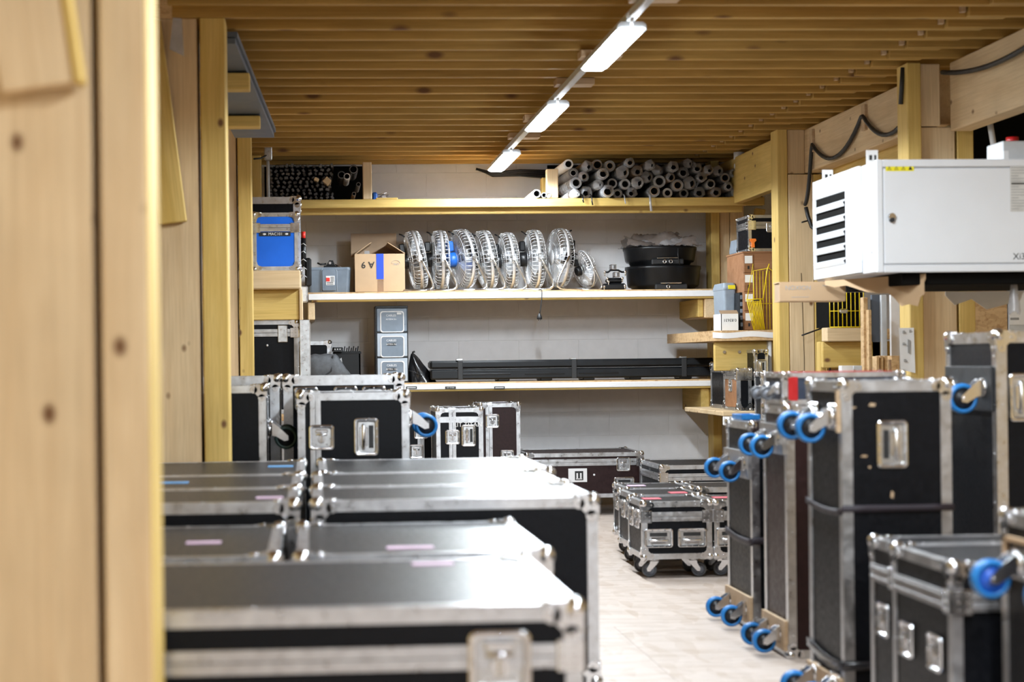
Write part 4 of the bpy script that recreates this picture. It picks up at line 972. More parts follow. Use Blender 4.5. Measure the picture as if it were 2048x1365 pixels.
MB().prism([(.03, hc * .55), (.07, hc * .55), (.06, hc * .8), (.04, hc * .72)], 0, .002, FACE['F']).obj('label_sticker', M_['paper'], cr)
for k in range(8): MB().tube([(.06 + k * .018, .08 + .01 * (k % 3), hc - .03), (.072 + k * .018, .08, hc + .028 + .012 * (k % 2))], .0045, 5).obj('comb_tooth', M_['plastic'], cr)
pw = empty('socket_strip', T(PX(664, 14.00), 13.97, zlow + hc - .002)); tag(pw, 'small black socket block with three white dots on the crate', 'socket strip')
MB().loft([rrect(.09, .06, .015, 3, 0), rrect(.078, .05, .014, 3, .034)], True, True, T(.045, .03, 0)).obj('block', M_['plastic'], pw)
for k in range(3): MB().cyl((.025 + k * .02, .0, .018), (.025 + k * .02, .008, .018), .005, 8).obj('dot', M_['white'], pw)
# drawer tower
Yd = 13.81; xw0, xw1 = PX(752, Yd), PX(817, Yd); ww = xw1 - xw0; zt_ = PZ(612, Yd, 785)
dw = empty('drawer_tower', T(xw0, Yd, zlow)); tag(dw, 'tower of three frosted plastic drawers lettered CABLES', 'drawer unit')
Hh = zt_ - zlow; MB().box(0, ww, 0, .34, Hh - .018, Hh, .003).obj('cap', M_['plastic'], dw); MB().box(0, .008, 0, .34, 0, Hh).obj('side', M_['plastic'], dw); MB().box(ww - .006, ww, .02, .34, 0, Hh).obj('side', M_['plastic'], dw); MB().box(0, ww, .335, .34, 0, Hh).obj('rear', M_['plastic'], dw)
hd = (Hh - .018) / 3
for k, (s1_, s2_) in enumerate((('CABLES', 'ASTERA 10m'), ('CABLES', 'ASTERA 8m'), ('CABLES', 'ASTERA 5m'))):
    z_ = k * hd
    MB().box(.0, ww, .01, .335, z_, z_ + .010).obj('rail', M_['plastic'], dw)
    d_ = MB().box(.010, ww - .008, .004, .33, .012, hd - .002, .004).obj('drawer', M_['frost'] if k == 2 else M_['frostlight'], dw, T(0, 0, z_))
    MB().loft([rrect(ww * .74, hd * .86, .02, 4, 0), rrect(ww * .72, hd * .84, .02, 4, .004), rrect(ww * .68, hd * .79, .018, 4, .004), rrect(ww * .67, hd * .78, .018, 4, .002)], False, False, T(ww * .51, .004, hd * .45) @ FACE['F']).obj('drawer_rim', M_['white'], d_)
    MB().box(-ww * .33, ww * .33, 0, .002, -hd * .39, hd * .39).obj('drawer_front', M_['frost'], d_, T(ww * .51, .002, hd * .45))
    for q in (0, 1):
        lt = MB().box(-.034, .034, -.001, .001, -.010, .010).obj('name_tape', M_['ink'] if k < 2 and q else M_['frost'], d_, T(ww * .48, .0008, hd * (.70 - .15 * q)))
        text('lettering', (s1_, s2_)[q], .0235 if not q else .0165, M_['white'], lt, T(0, -.0012, 0) @ FACE['F'])
    if k == 2: MB().box(0, .036, -.001, .001, 0, .016).obj('paper_tag', M_['paper'], d_, T(ww * .66, .0005, hd * .74))
# bin bag
bb = empty('plastic_bag', T(PX(838, 13.90), 13.93, zlow)); tag(bb, 'peaked black plastic bag beside the drawer tower', 'bag')
hbb = PZ(705, 13.90, 825) - zlow
def bb_fn(u, v):
    a = 2 * PI * u; r = .115 * (1 - v) ** .8 + .012; r *= 1 + .12 * math.sin(a * 5 + v * 4) + .06 * math.sin(a * 11)
    return (-.05 * v + r * math.cos(a) * (1.0 if math.cos(a) > 0 else .72), r * math.sin(a) * .8, hbb * v * .96)
MB().grid(bb_fn, 30, 14).obj('sack', M_['binbag'], bb); MB().tube([(-.048, 0, hbb * .93), (-.046, 0, hbb), (-.03, 0, hbb + .006)], .008, 6).obj('knot', M_['binbag'], bb)
MB().tube([(-.1, -.09, .10), (-.04, -.10, .085), (.02, -.09, .05)], .003, 5).obj('tie', M_['cable'], bb)
# long black case
Yl = 13.77; xl0, xl1 = PX(861, Yl), PX(1428, Yl); Ll = xl1 - xl0; zl_b = PZ(755, Yl, 1150) - zlow; zl_t = PZ(719, Yl, 1150) - zlow; hl = zl_t - zl_b
lc = empty('long_case', T(xl0, Yl, zlow)); tag(lc, 'very long black plastic case resting on feet on the bottom shelf', 'case')
def lprof(z0, z1, ins, bev): return None
MB().box(0, Ll, 0, .26, zl_b - .008, zl_b + hl * .52, .012).obj('lower_shell', M_['plastic_soft'], lc); MB().box(-.004, Ll + .004, -.004, .264, zl_b + hl * .54, zl_t, .016).obj('lid', M_['plastic_soft'], lc)
for u in (.235, .385, .535, .70, .88): MB().box(Ll * u, Ll * u + .095, .01, .25, .001, zl_b, .008).obj('foot', M_['plastic'], lc)
for a_, c_ in ((.11, .28), (.33, .47), (.52, .66)): MB().box(Ll * a_, Ll * c_, -.006, .004, zl_b + hl * .2, zl_b + hl * .27, .002).obj('rib', M_['plastic'], lc)
for u in (.095, .495, .885):
    MB().box(Ll * u, Ll * u + .04, -.008, .004, zl_b - .006, zl_t - .002, .003).obj('strap_band', M_['rubber'], lc); MB().box(Ll * u - .012, Ll * u + .04, -.004, .05, zl_t - .001, zl_t + .012, .003).obj('buckle', M_['zinc'], lc)
# ------------------------------------------------------------------ top shelf: rolls on the right
rr = random.Random(3)
xra, xrb = PX(1128, YU), PX(1522, YU)
zr_top = ZC - .05
MROLL = [M_['tubegrey'], M_['tubesilver'], M_['tubegrey'], M_['tubekraft'], M_['tubewhite'], M_['tubegrey'], M_['tubesilver']]
RLAB = {'grey_wrapped_roll': 'grey film wrapped roll stacked on the right of the top shelf', 'silver_wrapped_roll': 'shiny silver film wrapped roll stacked on the right of the top shelf', 'kraft_tube': 'brown cardboard tube stacked on the right of the top shelf', 'white_paper_tube': 'white paper roll stacked on the right of the top shelf'}
def roll(x, y, z, R, L, mat, core=.5, label=None, wrap=None, tiltz=0, seed=0, group='rolls on the top shelf'):
    r = empty('material_roll', T(x, y, z) @ RZ(tiltz)); tag(r, label or RLAB[mat.name], 'roll', group)
    A = axes((1, 0, 0), (0, 0, -1), (0, 1, 0))
    rc = R * core
    MB().lathe([(R * .97, 0), (R, .006), (R, L - .006), (R * .97, L)], 16, A).lathe([(rc, 0), (R * .97, 0)], 16, A).obj('sleeve', mat, r)
    MB().lathe([(rc, -.001), (rc * 1.16, -.001), (rc * 1.16, .004)], 14, A, close=False).obj('core_ring', M_['tubewhite'] if (mat.name == 'white_paper_tube' or seed % 4 == 1) else (M_['tubekraft'] if seed % 3 else M_['tubegrey']), r)
    MB().lathe([(rc, 0), (rc * .98, .10), (.001, .10)], 14, A).obj('core_hole', M_['darkcore'], r)
    if wrap:
        q = random.Random(seed); ph = q.uniform(0, 6)
        def fn(u, v):
            a = 2 * PI * u; rad = R * (1.04 - .75 * v * q_close) * (1 + .10 * math.sin(a * 5 + ph) + .06 * math.sin(a * 9))
            return (rad * math.cos(a) + .02 * v * math.cos(ph), -.07 * v, rad * math.sin(a) - .015 * v)
        q_close = q.uniform(.4, 1)
        MB().grid(fn, 18, 4).obj('plastic_wrap', M_['film'], r)
    return r
spots = []
z_base = ztop
def drop(x, R):
    z = z_base + R
    for (a, c, q) in spots:
        dx = abs(a - x)
        if dx < q + R: z = max(z, c + math.sqrt((q + R) ** 2 - dx ** 2) * .985)
    return z
# deliberate rolls first, from the photograph: (px, py, radius px, mat, core)
KEY = [(1135, 386, 11, 1, .45), (1156, 386, 11, 1, .4), (1172, 386, 9, 1, .4), (1190, 388, 11, 0, .5)]
n_r = 0
cand = []
x = xra + .045
lay = 0
while n_r < 74 and lay < 4000:
    lay += 1
    R = rr.uniform(.036, .054)
    best = None
    for _ in range(14):
        xx = rr.uniform(xra + R, xrb - R); zz = drop(xx, R)
        if best is None or zz < best[1]: best = (xx, zz)
    lim = z_base + .31 - .13 * max(0, (best[0] - xra) / (xrb - xra) - .72) / .28
    if best[1] + R > min(lim, ZC - .01): continue
    spots.append((best[0], best[1], R)); n_r += 1
spots.sort()
ORD = 'first second third fourth fifth sixth seventh eighth ninth tenth eleventh twelfth thirteenth fourteenth fifteenth sixteenth seventeenth eighteenth nineteenth twentieth'.split()
cnt = {}
ADJ = {'grey_wrapped_roll': 'dull grey film wrapped', 'silver_wrapped_roll': 'shiny silver wrapped', 'kraft_tube': 'brown cardboard', 'white_paper_tube': 'white paper'}
for k, (x_, z_, R) in enumerate(spots):
    left = x_ < xra + .13
    m = M_['tubewhite'] if left and k % 2 == 0 else (M_['tubesilver'] if z_ < z_base + .07 and x_ < xra + .5 else MROLL[rr.randrange(len(MROLL))])
    if m.name == 'white_paper_tube' and not left and rr.random() < .6: m = M_['tubegrey']
    ly = ('bottom', 'second', 'third', 'top')[min(3, int((z_ - z_base) / .075))]; cnt[ly] = cnt.get(ly, 0) + 1
    lab_ = '%s roll, %s from left, %s layer of the top shelf heap' % (ADJ[m.name], ORD[cnt[ly] - 1], ly)
    roll(x_, YU + rr.uniform(-.03, .10), z_, R, .62, m, rr.uniform(.45, .72), label=lab_, wrap=rr.random() < .62, seed=k, tiltz=rr.uniform(-.03, .03))
for px, R, lab in ((1077, .034, 'white paper tube lying free left of the right divider'), (1092, .022, 'thin dark cored roll beside the free white tube'), (1101, .022, 'thin roll touching the right divider')):
    roll(PX(px, YU), YU - .01 if R > .03 else YU - .005, ztop + R, R, .6 if R > .03 else .5, M_['tubewhite'] if R > .03 else M_['tubesilver'], .7, lab, group='loose rolls')
for k, (px, L) in enumerate(((1168, .04), (1186, .06), (1252, .05), (1303, .11))):
    x_ = PX(px, YU - .02)
    o = MB().tube([(x_, YU + .02, ztop + .03), (x_ + .004, YU - .02, ztop + .012), (x_ + .006, YU - .026, ztop - L * .5), (x_ + .012, YU - .024, ztop - L)], .006 if k < 3 else .010, 5).obj('film_tail', M_['binbag'] if k < 2 else M_['film']); tag(o, ['short black film tail hanging from the rolls', 'longer black film tail hanging from the rolls', 'thin clear film strip hanging from the rolls', 'long twisted clear film strip hanging from the rolls'][k], 'film strip', 'film tails')
# ------------------------------------------------------------------ top shelf: dark legs on the left
xla, xlb = PX(541, YU), PX(672, YU)
ME_LEG = {}
for nm, hw in (('s', .013), ('m', .016)):
    b = MB().box(-hw, hw, 0, .55, -hw * .7, hw * .7, .003); me = b.mesh('leg_tube'); me.materials.append(M_['leg']); ME_LEG[nm + 't'] = me
    b = MB().box(-hw * .9, hw * .9, -.006, 0, -hw * .62, hw * .62, .003); me = b.mesh('end_cap'); me.materials.append(M_['legend']); ME_LEG[nm + 'c'] = me
rk = random.Random(8); zc_ = ztop; k = 0
for row in range(9):
    xx = xla + rk.uniform(.01, .03)
    while xx < xlb - .012:
        nm = rk.choice('sm')
        r = empty('table_leg', T(xx, YU + .05 + rk.uniform(-.025, .07), ztop + .018 + row * .031 + rk.uniform(-.004, .004)) @ RY(rk.uniform(-1.3, 1.3)) @ RZ(rk.uniform(-.03, .03)))
        tag(r, 'dark steel leg end in the heap on the left of the top shelf', 'table leg', 'dark legs on the top shelf')
        link('leg_tube', ME_LEG[nm + 't'], r); link('end_cap', ME_LEG[nm + 'c'], r)
        xx += rk.uniform(.036, .05); k += 1
for px, py, s_, a, lab in ((633, 359, .036, .5, 'small pale wooden block end among the dark legs'), (654, 362, .05, .75, 'square pale wooden post end set cornerwise among the dark legs')):
    p = P(px, py, YU + .0); o = MB().box(-s_ / 2, s_ / 2, 0, .5, -s_ / 2 * (1 if s_ > .04 else .7), s_ / 2 * (1 if s_ > .04 else .7), .003).obj('wood_block', WP[1], None, T(p.x, YU - .012, p.z) @ RY(a)); tag(o, lab, 'wood block', 'wood ends on the top shelf')
for px, py, R, mt, lab in ((694, 353, .026, 'tubewhite', 'small white tube among the dark legs'), (707, 339, .036, 'plastic', 'wide black tube near the left divider'), (717, 369, .017, 'tubegrey', 'thin grey tube near the left divider'), (708, 388, .016, 'tubekraft', 'thin brown tube low by the left divider'), (683, 350, .032, 'plastic', 'dull black tube beside the small white one')):
    p = P(px, py, YU + .03); roll(p.x, YU + .03, p.z, R, .5, M_[mt], .74, lab, group='tubes by the left divider')
timber('shade_sheet', M_['void'], xla - .05, PX(730, YB - .04), YB - .05, YB - .04, ztop, ZC, su, .001)  # near-black sheet over the wall, stands in for shade behind the legs
timber('shade_sheet', M_['void'], xra, xu1 + .2, YB - .05, YB - .04, ztop, ZC, su, .001)  # likewise added dark, in place of shade behind the rolls
sb_ = empty('loose_hardware', T(PX(750, YU), YU + .16, ztop)); tag(sb_, 'blue and silver fittings in a clear bag by the left divider', 'hardware')
MB().box(0, .04, 0, .1, 0, .07, .01).obj('blue_fitting', M_['fanblue'], sb_); fn, nu, nv = crumple(.07, .06, .0, .12, .12, .11, 77, 12, 8); MB().grid(fn, nu, nv).obj('clear_bag', M_['film'], sb_)
MB().tube([(.03, .05, .05), (.08, .04, .06), (.12, .05, .07)], .004, 5).obj('pin', M_['chrome'], sb_)
o = timber('wood_strip', WY[0], PX(756, YU), PX(800, YU), YU + .03, YU + .10, ztop, ztop + .014); tag(o, 'thin wooden strip lying on the top shelf by the left divider', 'wood strip')
# conduit and cables up there
cdt = empty('wall_conduit', T(0, 0, 0)); tag(cdt, 'grey vertical conduit with a junction box at the left of the top shelf', 'conduit')
p = P(536, 345, 13.2); MB().cyl((p.x, 13.2, ztop - .05), (p.x, 13.2, PZ(322, 13.2)), .012, 8).obj('pipe', M_['conduit'], cdt)
q = P(535, 305, 13.2); MB().box(q.x - .025, q.x + .035, 13.17, 13.22, q.z - .06, q.z + .05, .008).obj('junction_box', M_['zinc'], cdt); MB().tube([(q.x, 13.18, q.z - .02), (q.x - .05, 13.15, q.z - .05), (q.x - .1, 13.1, q.z - .06)], .007, 6).obj('lead', M_['cable'], cdt)
hs = empty('cable_bundle', T(0, 0, 0)); tag(hs, 'black cables running behind the farthest lamp to the right divider', 'cable')
for k, dz in enumerate((0, -.03, -.05, -.08)): MB().tube([tuple(P(952 + 6 * k, 338 + 2 * k, YB - .12)), tuple(P(985, 346 + 2 * k, YB - .12)), tuple(P(1040, 341 + 3.2 * k, YB - .12)), tuple(P(1096, 342 + 4.5 * k, YB - .12))], .010, 6).obj('sheath', M_['cable'], hs)
# security camera
kc = P(1478, 316, YU - .02); sc_ = empty('security_camera', T(kc.x, YU - .02, ZC)); tag(sc_, 'small white dome camera hanging at the right of the top shelf', 'camera')
dz = kc.z - ZC
MB().cyl((0, 0, 0), (0, 0, dz - .012), .042, 16).obj('base', M_['white'], sc_); MB().sphere((0, 0, dz - .065), .042, 16, 10, (1, 1, 1.12)).obj('head', M_['white'], sc_); MB().box(-.02, .02, -.046, -.03, dz - .098, dz - .045, .010).obj('lens_window', M_['ink'], sc_)
# ------------------------------------------------------------------ overhead boards on the left
ov = empty('overhead_rack', T(0, 0, 0)); tag(ov, 'two stub timbers holding grey panels under the left ceiling', 'rack')
timber('arm', WY[0], -.8, PX(506, 9.0), 9.0, 9.12, PZ(170, 9, 490) - .02, 2.755 - (9.12 - 8.45) * .068 - .014, ov); timber('arm', WY[0], -.8, PX(526, 10.05), 10.05, 10.17, PZ(250, 10.05, 490) - .01, 2.755 - (10.17 - 8.45) * .068 - .014, ov)
gz = lambda y: 2.755 - (y - 8.45) * .068
for k, (lab, off, xo) in enumerate((('lower grey panel stored on the overhead timbers', 0, 0), ('upper grey panel stored on the overhead timbers', .032, .025))):
    ya, yb = 8.45, 10.75
    xr1_, xr2_ = PX(470, ya, 49) + xo * .4, PX(548, yb, 240) + xo * .4
    b = MB(); vs_ = []
    for (y, xr_) in ((ya, xr1_), (yb, xr2_)):
        z = gz(y) + off - .012
        vs_ += [(xr_ - .24, y, z), (xr_, y, z), (xr_, y, z + .026), (xr_ - .24, y, z + .026)]
    b.add(vs_, [(0, 1, 2, 3), (7, 6, 5, 4), (0, 4, 5, 1), (1, 5, 6, 2), (2, 6, 7, 3), (3, 7, 4, 0)]); o = b.obj('grey_panel', M_['greypanel']); tag(o, lab, 'panel', 'overhead panels')
bt = P(352, 20, 8.1); o = MB().loft([[(bt.x - .015, 8.10, 2.8), (bt.x + .025, 8.12, 2.8), (bt.x + .02, 8.15, 2.8)], [(bt.x - .03, 8.08, 2.65), (bt.x + .035, 8.10, 2.62), (bt.x + .02, 8.15, 2.64)]], False, False).obj('plastic_sheet', M_['film']); tag(o, 'scrap of clear plastic hanging at the top of the second post', 'plastic sheet')
# ------------------------------------------------------------------ right bay shelf goods
Yc = 12.62
dwu = empty('index_drawers', T(PX(1489, Yc), Yc, zr1)); tag(dwu, 'stack of brown plywood drawers with white labels on the curved shelf', 'drawer unit')
hdw = PZ(503, Yc, 1510) - zr1; wdw = .42; dd_ = .5
MB().box(.0, wdw, .004, dd_, 0, hdw, .003).obj('carcass', M_['drawerwood'], dwu); MB().box(-.006, wdw, -.004, dd_, hdw - .012, hdw, .002).obj('top_board', M_['drawerwood'], dwu)
for k in range(4):
    z_ = .006 + k * (hdw - .02) / 4; hk = (hdw - .02) / 4 - .008
    d_ = MB().box(.004, .075, -.004, .01, 0, hk, .002).obj('drawer', M_['drawerwood'], dwu, T(0, 0, z_)); MB().box(.010, .066, -.006, -.003, hk * .50, hk * .92).obj('paper_tag', M_['paper'], d_); MB().box(.030, .044, -.006, -.003, hk * .18, hk * .36).obj('finger_hole', M_['darkcore'], d_)
flight_case('small black flight case with an orange tag on top of the brown drawers', PX(1501, Yc), Yc + .01, zr1 + hdw, .34, .36, PZ(430, Yc, 1520) - zr1 - hdw, t=.022, split=(2, PZ(430, Yc, 1520) - zr1 - hdw - .075), latches=[('F', .17, PZ(430, Yc, 1520) - zr1 - hdw - .09)], fit=.72, group='cases in the right bay')
p = P(1506, 487, Yc - .01); o = MB().prism([(-.012, -.03), (.012, -.03), (.010, .005), (.024, .02), (.02, .034), (-.02, .034), (-.022, .018), (-.010, .005)], 0, .012, T(p.x, Yc - .002, p.z) @ FACE['F']).obj('hang_tag', M_['orange']); tag(o, 'bright orange clip on the small case above the drawers', 'clip')
def tub(label, px0, px1, pyb, pyt, Y, d=.3, mat='crate', lidc=None):
    x0 = PX(px0, Y); w = PX(px1, Y) - x0; z0 = zr1; h = PZ(pyt, Y, px0) - z0
    r = empty('storage_tub', T(x0, Y, z0)); tag(r, label, 'tub', 'grey tubs')
    MB().loft([[(a, b_, 0) for a, b_, c in rrect(w * .86, d * .9, .02)], [(a, b_, h * .86) for a, b_, c in rrect(w, d, .02)]], True, True, T(w / 2, d / 2, 0)).obj('tub_body', M_[mat], r)
    MB().loft([[(a, b_, h * .86) for a, b_, c in rrect(w * 1.06, d * 1.04, .02)], [(a, b_, h * .9) for a, b_, c in rrect(w * 1.06, d * 1.04, .02)], [(a, b_, h) for a, b_, c in rrect(w * .9, d * .9, .02)]], True, True, T(w / 2, d / 2, 0)).obj('lid', M_[mat], r)
    if lidc: MB().box(w * .35, w * .9, -.012, -.002, h * .87, h * .95).obj('yellow_label', M_[lidc], r)
    return r
tub('grey lidded plastic tub with a yellow label beside the brown drawers', 1449, 1474, 0, 566, 12.82, .35, 'crate', 'yellowtag')
tw = tub('tall grey tub with a red lid behind the drawers', 1480, 1506, 0, 478, 13.3, .3, 'crate')
MB().box(.05, .14, .02, .2, 0, .02, .005).obj('lid_clip', M_['redplastic'], tw, T(0, 0, PZ(478, 13.3, 1480) - zr1))
wbx2 = empty('carton', T(PX(1443, 12.55), 12.55, zr1)); tag(wbx2, 'open white carton printed with numbers on the curved shelf', 'box'); wv = PX(1479, 12.55) - PX(1443, 12.55); hv = PZ(628, 12.55, 1460) - zr1
MB().box(0, wv, 0, .005, 0, hv).box(0, .005, 0, .24, 0, hv).box(wv - .005, wv, 0, .24, 0, hv).box(0, wv, .235, .24, 0, hv).obj('walls', M_['paper'], wbx2); MB().box(.01, wv - .01, .01, .23, .01, hv * .8).obj('contents', M_['card_in'], wbx2)
MB().box(0, wv, 0, .004, 0, .06).obj('flap', M_['card_in'], wbx2, T(0, .01, hv) @ RX(-1.1)); text('lettering', '0.83631', .030, M_['ink'], wbx2, T(wv * .5, -.001, hv * .62) @ FACE['F'] @ RZ(PI))
o = empty('dark_organiser', T(PX(1481, 12.66), 12.66, zr1)); tag(o, 'narrow dark plastic organiser between carton and drawers', 'organiser'); MB().box(0, .026, 0, .2, 0, PZ(585, 12.66, 1480) - zr1, .004).obj('body', M_['plastic'], o)
for k in range(5): MB().box(.002, .024, -.004, 0, .03 + .05 * k, .06 + .05 * k, .002).obj('drawer', M_['frost'], o)
# yellow wire baskets
def wire_rack(label, px0, py0, px1, py1, Y, lean, nb):
    a = P(px0, py1, Y); c = P(px1, py0, Y); w = c.x - a.x; h = c.z - zr1
    r = empty('wire_rack', T(a.x, Y, zr1) @ RX(lean)); tag(r, label, 'wire rack', 'yellow wire racks')
    MB().tube([(0, 0, .004), (w, 0, .004), (w, 0, h), (w * .8, 0, h + .02), (0, 0, h)], .0042, 6, True).obj('frame', M_['wire'], r)
    for k in range(nb): MB().tube([(w * (k + 1) / (nb + 1), -.002, .004), (w * (k + 1) / (nb + 1), -.002, h)], .0026, 5).obj('wire', M_['wire'], r)
    MB().tube([(0, -.003, h * .45), (w, -.003, h * .45)], .003, 5).obj('wire', M_['wire'], r)
    return r
wire_rack('yellow wire rack standing against the brown drawers', 1508, 542, 1545, 655, 12.58, 0, 5)
wr2 = empty('wire_basket', T(PX(1494, 12.54), 12.54, zr1)); tag(wr2, 'stack of yellow wire dividers fanned out in front of the drawers', 'wire rack', 'yellow wire racks')
h0 = PZ(600, 12.54, 1500) - zr1; w0 = PX(1538, 12.54) - PX(1494, 12.54)
for k in range(9): MB().tube([(.05 + .010 * k, -.01, .004), (.002 + .0125 * k, -.012, h0), (.004 + .0125 * k, .03, h0)], .0036, 5).obj('wire', M_['wire'], wr2)
MB().tube([(0, -.014, h0), (.125, -.014, h0 + .005)], .005, 5).obj('top_wire', M_['wire'], wr2); MB().tube([(.002, -.014, h0), (.05, -.012, h0 + .26), (.055, -.012, h0 + .02)], .0036, 5).obj('wire', M_['wire'], wr2)
MB().tube([(.12, -.014, h0), (.155, -.012, h0 + .22), (.17, -.012, h0 + .26)], .0042, 5).obj('wire', M_['wire'], wr2); MB().box(.05, .09, -.018, -.008, h0 - .008, h0 + .004).obj('tie', M_['cable'], wr2)
# cases on the low right shelf
Yh = 12.40
hH = PZ(738, Yh, 1480) - zr2
hc_ = flight_case('black case with a brown left end on the low side shelf', PX(1474, Yh), Yh, zr2, .105, .40, hH, t=.025, split=(2, hH - .05), latches=[('L', .2, hH * .6)], fit=.85, group='cases in the right bay')
MB().box(.001, .005, .026, .374, .026, hH - .078).obj('end_panel', M_['drawerwood'], hc_)
flight_case('black case lying behind the brown ended one on the low side shelf', PX(1448, 12.95), 12.95, zr2, .26, .45, PZ(726, 12.95, 1470) - zr2, t=.03, split=(2, .3), fit=1, group='cases in the right bay', trim='alu_worn')
flight_case('narrow silver edged case standing at the post on the low side shelf', PX(1506, 12.42), 12.38, zr2, .10, .3, PZ(700, 12.4, 1515) - zr2, t=.022, handles=[('F', .05, PZ(735, 12.4, 1515) - zr2)], fit=.7, group='cases in the right bay')
flight_case('small silver edged case in front of the post behind the red trimmed case', PX(1519, 12.0), 11.95, 0.0, .30, .2, PZ(745, 12.0, 1530), t=.03, split=(2, PZ(745, 12, 1530) - .12), fit=.9, group='cases in the right bay')
bt_ = empty('blue_tray', T(PX(1481, 7.82, 830), 7.80, zA + .003)); tag(bt_, 'small bright blue tray lying on the farthest upright case', 'tray')
MB().box(0, .085, 0, .18, 0, .004, .001).obj('base', M_['bluewheel'], bt_)
for q in ((0, .085, 0, .004), (0, .085, .176, .18), (0, .004, .004, .176), (.081, .085, .004, .176)): MB().box(*q, .004, .024, .001).obj('rim', M_['bluewheel'], bt_)
# ------------------------------------------------------------------ heater
YH = 8.0; yh1 = 8.98; xh = PX(1752, YH, 430); zh0 = PZ(546, YH, 1760); zh1 = PZ(320, YH, 1760); wh = 1.15; hh = zh1 - zh0; dh = yh1 - YH
he = empty('unit_heater', T(xh, YH, zh0)); tag(he, 'white cabinet heater with side louvres hung under the beam', 'heater')
b = MB(); t = .03
b.box(0.006, wh, .004, dh, .004, hh - .004, .004).obj('cabinet', M_['paint'], he)
MB().box(.031, wh, -.014, .01, hh - .035, hh, .004).obj('top_edge', M_['paint'], he); MB().box(.031, wh, -.014, .01, 0, .035, .004).obj('bottom_edge', M_['paint'], he); MB().box(-.002, .03, -.014, .01, .0, hh, .004).obj('left_edge', M_['paint'], he)
MB().box(.034, 1.02, -.010, .004, .04, hh - .04, .005).obj('door', M_['paint'], he); MB().box(1.023, wh - .01, -.010, .004, .04, hh - .04, .005).obj('door', M_['paint'], he)
# louvre on the left side
y0l, y1l = dh * .60, dh * .985 - .02; z0l, z1l = hh * .13, hh * .81
MB().box(-.012, .004, .22, dh, .012, z0l, .003).box(-.012, .004, .22, dh, z1l, hh - .004, .003).box(-.012, .004, .22, y0l - .16, z0l, z1l).box(-.012, .004, y1l, dh, z0l, z1l).obj('louvre_frame', M_['paint'], he)
MB().box(-.004, .005, y0l - .16, y1l, z0l, z1l).obj('louvre_opening', M_['void'], he)
for k in range(5):
    z_ = z0l + (k + .45) * (z1l - z0l) / 5
    MB().box(-.028, .0, y0l - .15, y1l - .01, -.004, .002, .001).box(-.030, -.026, y0l - .15, y1l - .01, -.024, .002, .001).obj('louvre_blade', M_['paint'], he, T(0, 0, z_) @ RY(-.5))
for z_ in (.06, .1, .17, .22, .26, .30, .36, .43): MB().cyl((-.003, .07, z_), (.002, .07, z_), .005, 6).obj('rivet', M_['zinc'], he)
pl = P(1781, 434, YH); MB().cyl((pl.x - xh, -.028, pl.z - zh0), (pl.x - xh, -.008, pl.z - zh0), .016, 14).obj('lock', M_['chrome'], he); MB().cyl((pl.x - xh, -.03, pl.z - zh0 - .016), (pl.x - xh, -.01, pl.z - zh0 - .016), .011, 10).obj('key', M_['rubber'], he)
ya_ = P(1770, 343, YH); yb_ = P(1826, 331, YH); st_ = MB().box(0, yb_.x - ya_.x, -.0015, 0, 0, .028).obj('warning_sticker', M_['yellowtag'], he, T(ya_.x - xh, -.0105, ya_.z - zh0))
for k in range(4):
    u = (k + .5) * (yb_.x - ya_.x) / 4
    MB().prism([(-.010, -.009), (.010, -.009), (0, .010)], 0, .0004, T(u, -.0018, .014) @ FACE['F']).obj('warning_triangle', M_['ink'], st_)
    MB().prism([(-.007, -.0072), (.007, -.0072), (0, .0066)], 0, .0004, T(u, -.0022, .0138) @ FACE['F']).obj('triangle_field', M_['yellowtag'] if k < 3 else M_['ink'], st_)
    if k < 3: MB().box(-.0012, .0012, -.0004, 0, -.004, .003).obj('pictogram', M_['ink'], st_, T(u, -.0026, .0135))
ds = P(2019, 424, YH); dt = P(2047, 322, YH); sheet = MB().box(0, .14, -.001, 0, 0, dt.z - ds.z).obj('data_sheet', plain('beige_paper', (.58, .57, .54), .7), he, T(ds.x - xh, -.0105, ds.z - zh0))
for k in range(17):
    z_ = .012 + k * (dt.z - ds.z - .02) / 17; MB().box(.006, .04 + .03 * ((k * 7) % 4), -.002, -.001, z_, z_ + (.003 if k != 9 else .007)).obj('print_line', M_['greyink'] if k != 9 else M_['ink'], sheet)
tx = P(2024, 514, YH); text('lettering', 'Xi3', .042, M_['ink'], he, T(tx.x - xh, -.0112, tx.z - zh0) @ FACE['F'], 'LEFT')
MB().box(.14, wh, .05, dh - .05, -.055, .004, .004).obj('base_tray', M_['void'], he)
MB().box(.1, .16, .3, .34, hh, 2.44 - zh0).obj('hanger', M_['zinc'], he, T(.98, 0, 0)); MB().box(.1, .16, .7, .74, hh, 2.44 - zh0).obj('hanger', M_['zinc'], he, T(.98, 0, 0))
for k, (px, py, Yp) in enumerate(((1655, 338, 8.92), (1744, 304, 8.08))):
    c_ = P(px, py, Yp); tg = MB().box(-.028, .028, -.001, .001, -.035, .035).obj('hanging_tag', M_['paper'], he, T(max(c_.x - xh, .0), Yp - YH, hh + .02)); MB().box(-.014, .0, -.002, 0, -.012, .012).box(.010, .02, -.002, 0, -.012, .012).obj('pictogram', M_['ink'], tg)
gx = P(2005, 300, 8.25); gb2 = empty('junction_unit', T(gx.x, 8.25, zh1)); tag(gb2, 'small grey control box with a red cap on top of the heater', 'control box'); MB().box(0, .25, 0, .2, 0, PZ(282, 8.25, 2020) - zh1, .006).obj('housing', M_['conduit'], gb2)
MB().box(.005, .03, -.002, .01, .02, .07).obj('label_sticker', M_['paper'], gb2); MB().cyl((.09, .1, PZ(282, 8.25, 2020) - zh1), (.09, .1, PZ(282, 8.25, 2020) - zh1 + .03), .03, 10).obj('red_cap', M_['red'], gb2)
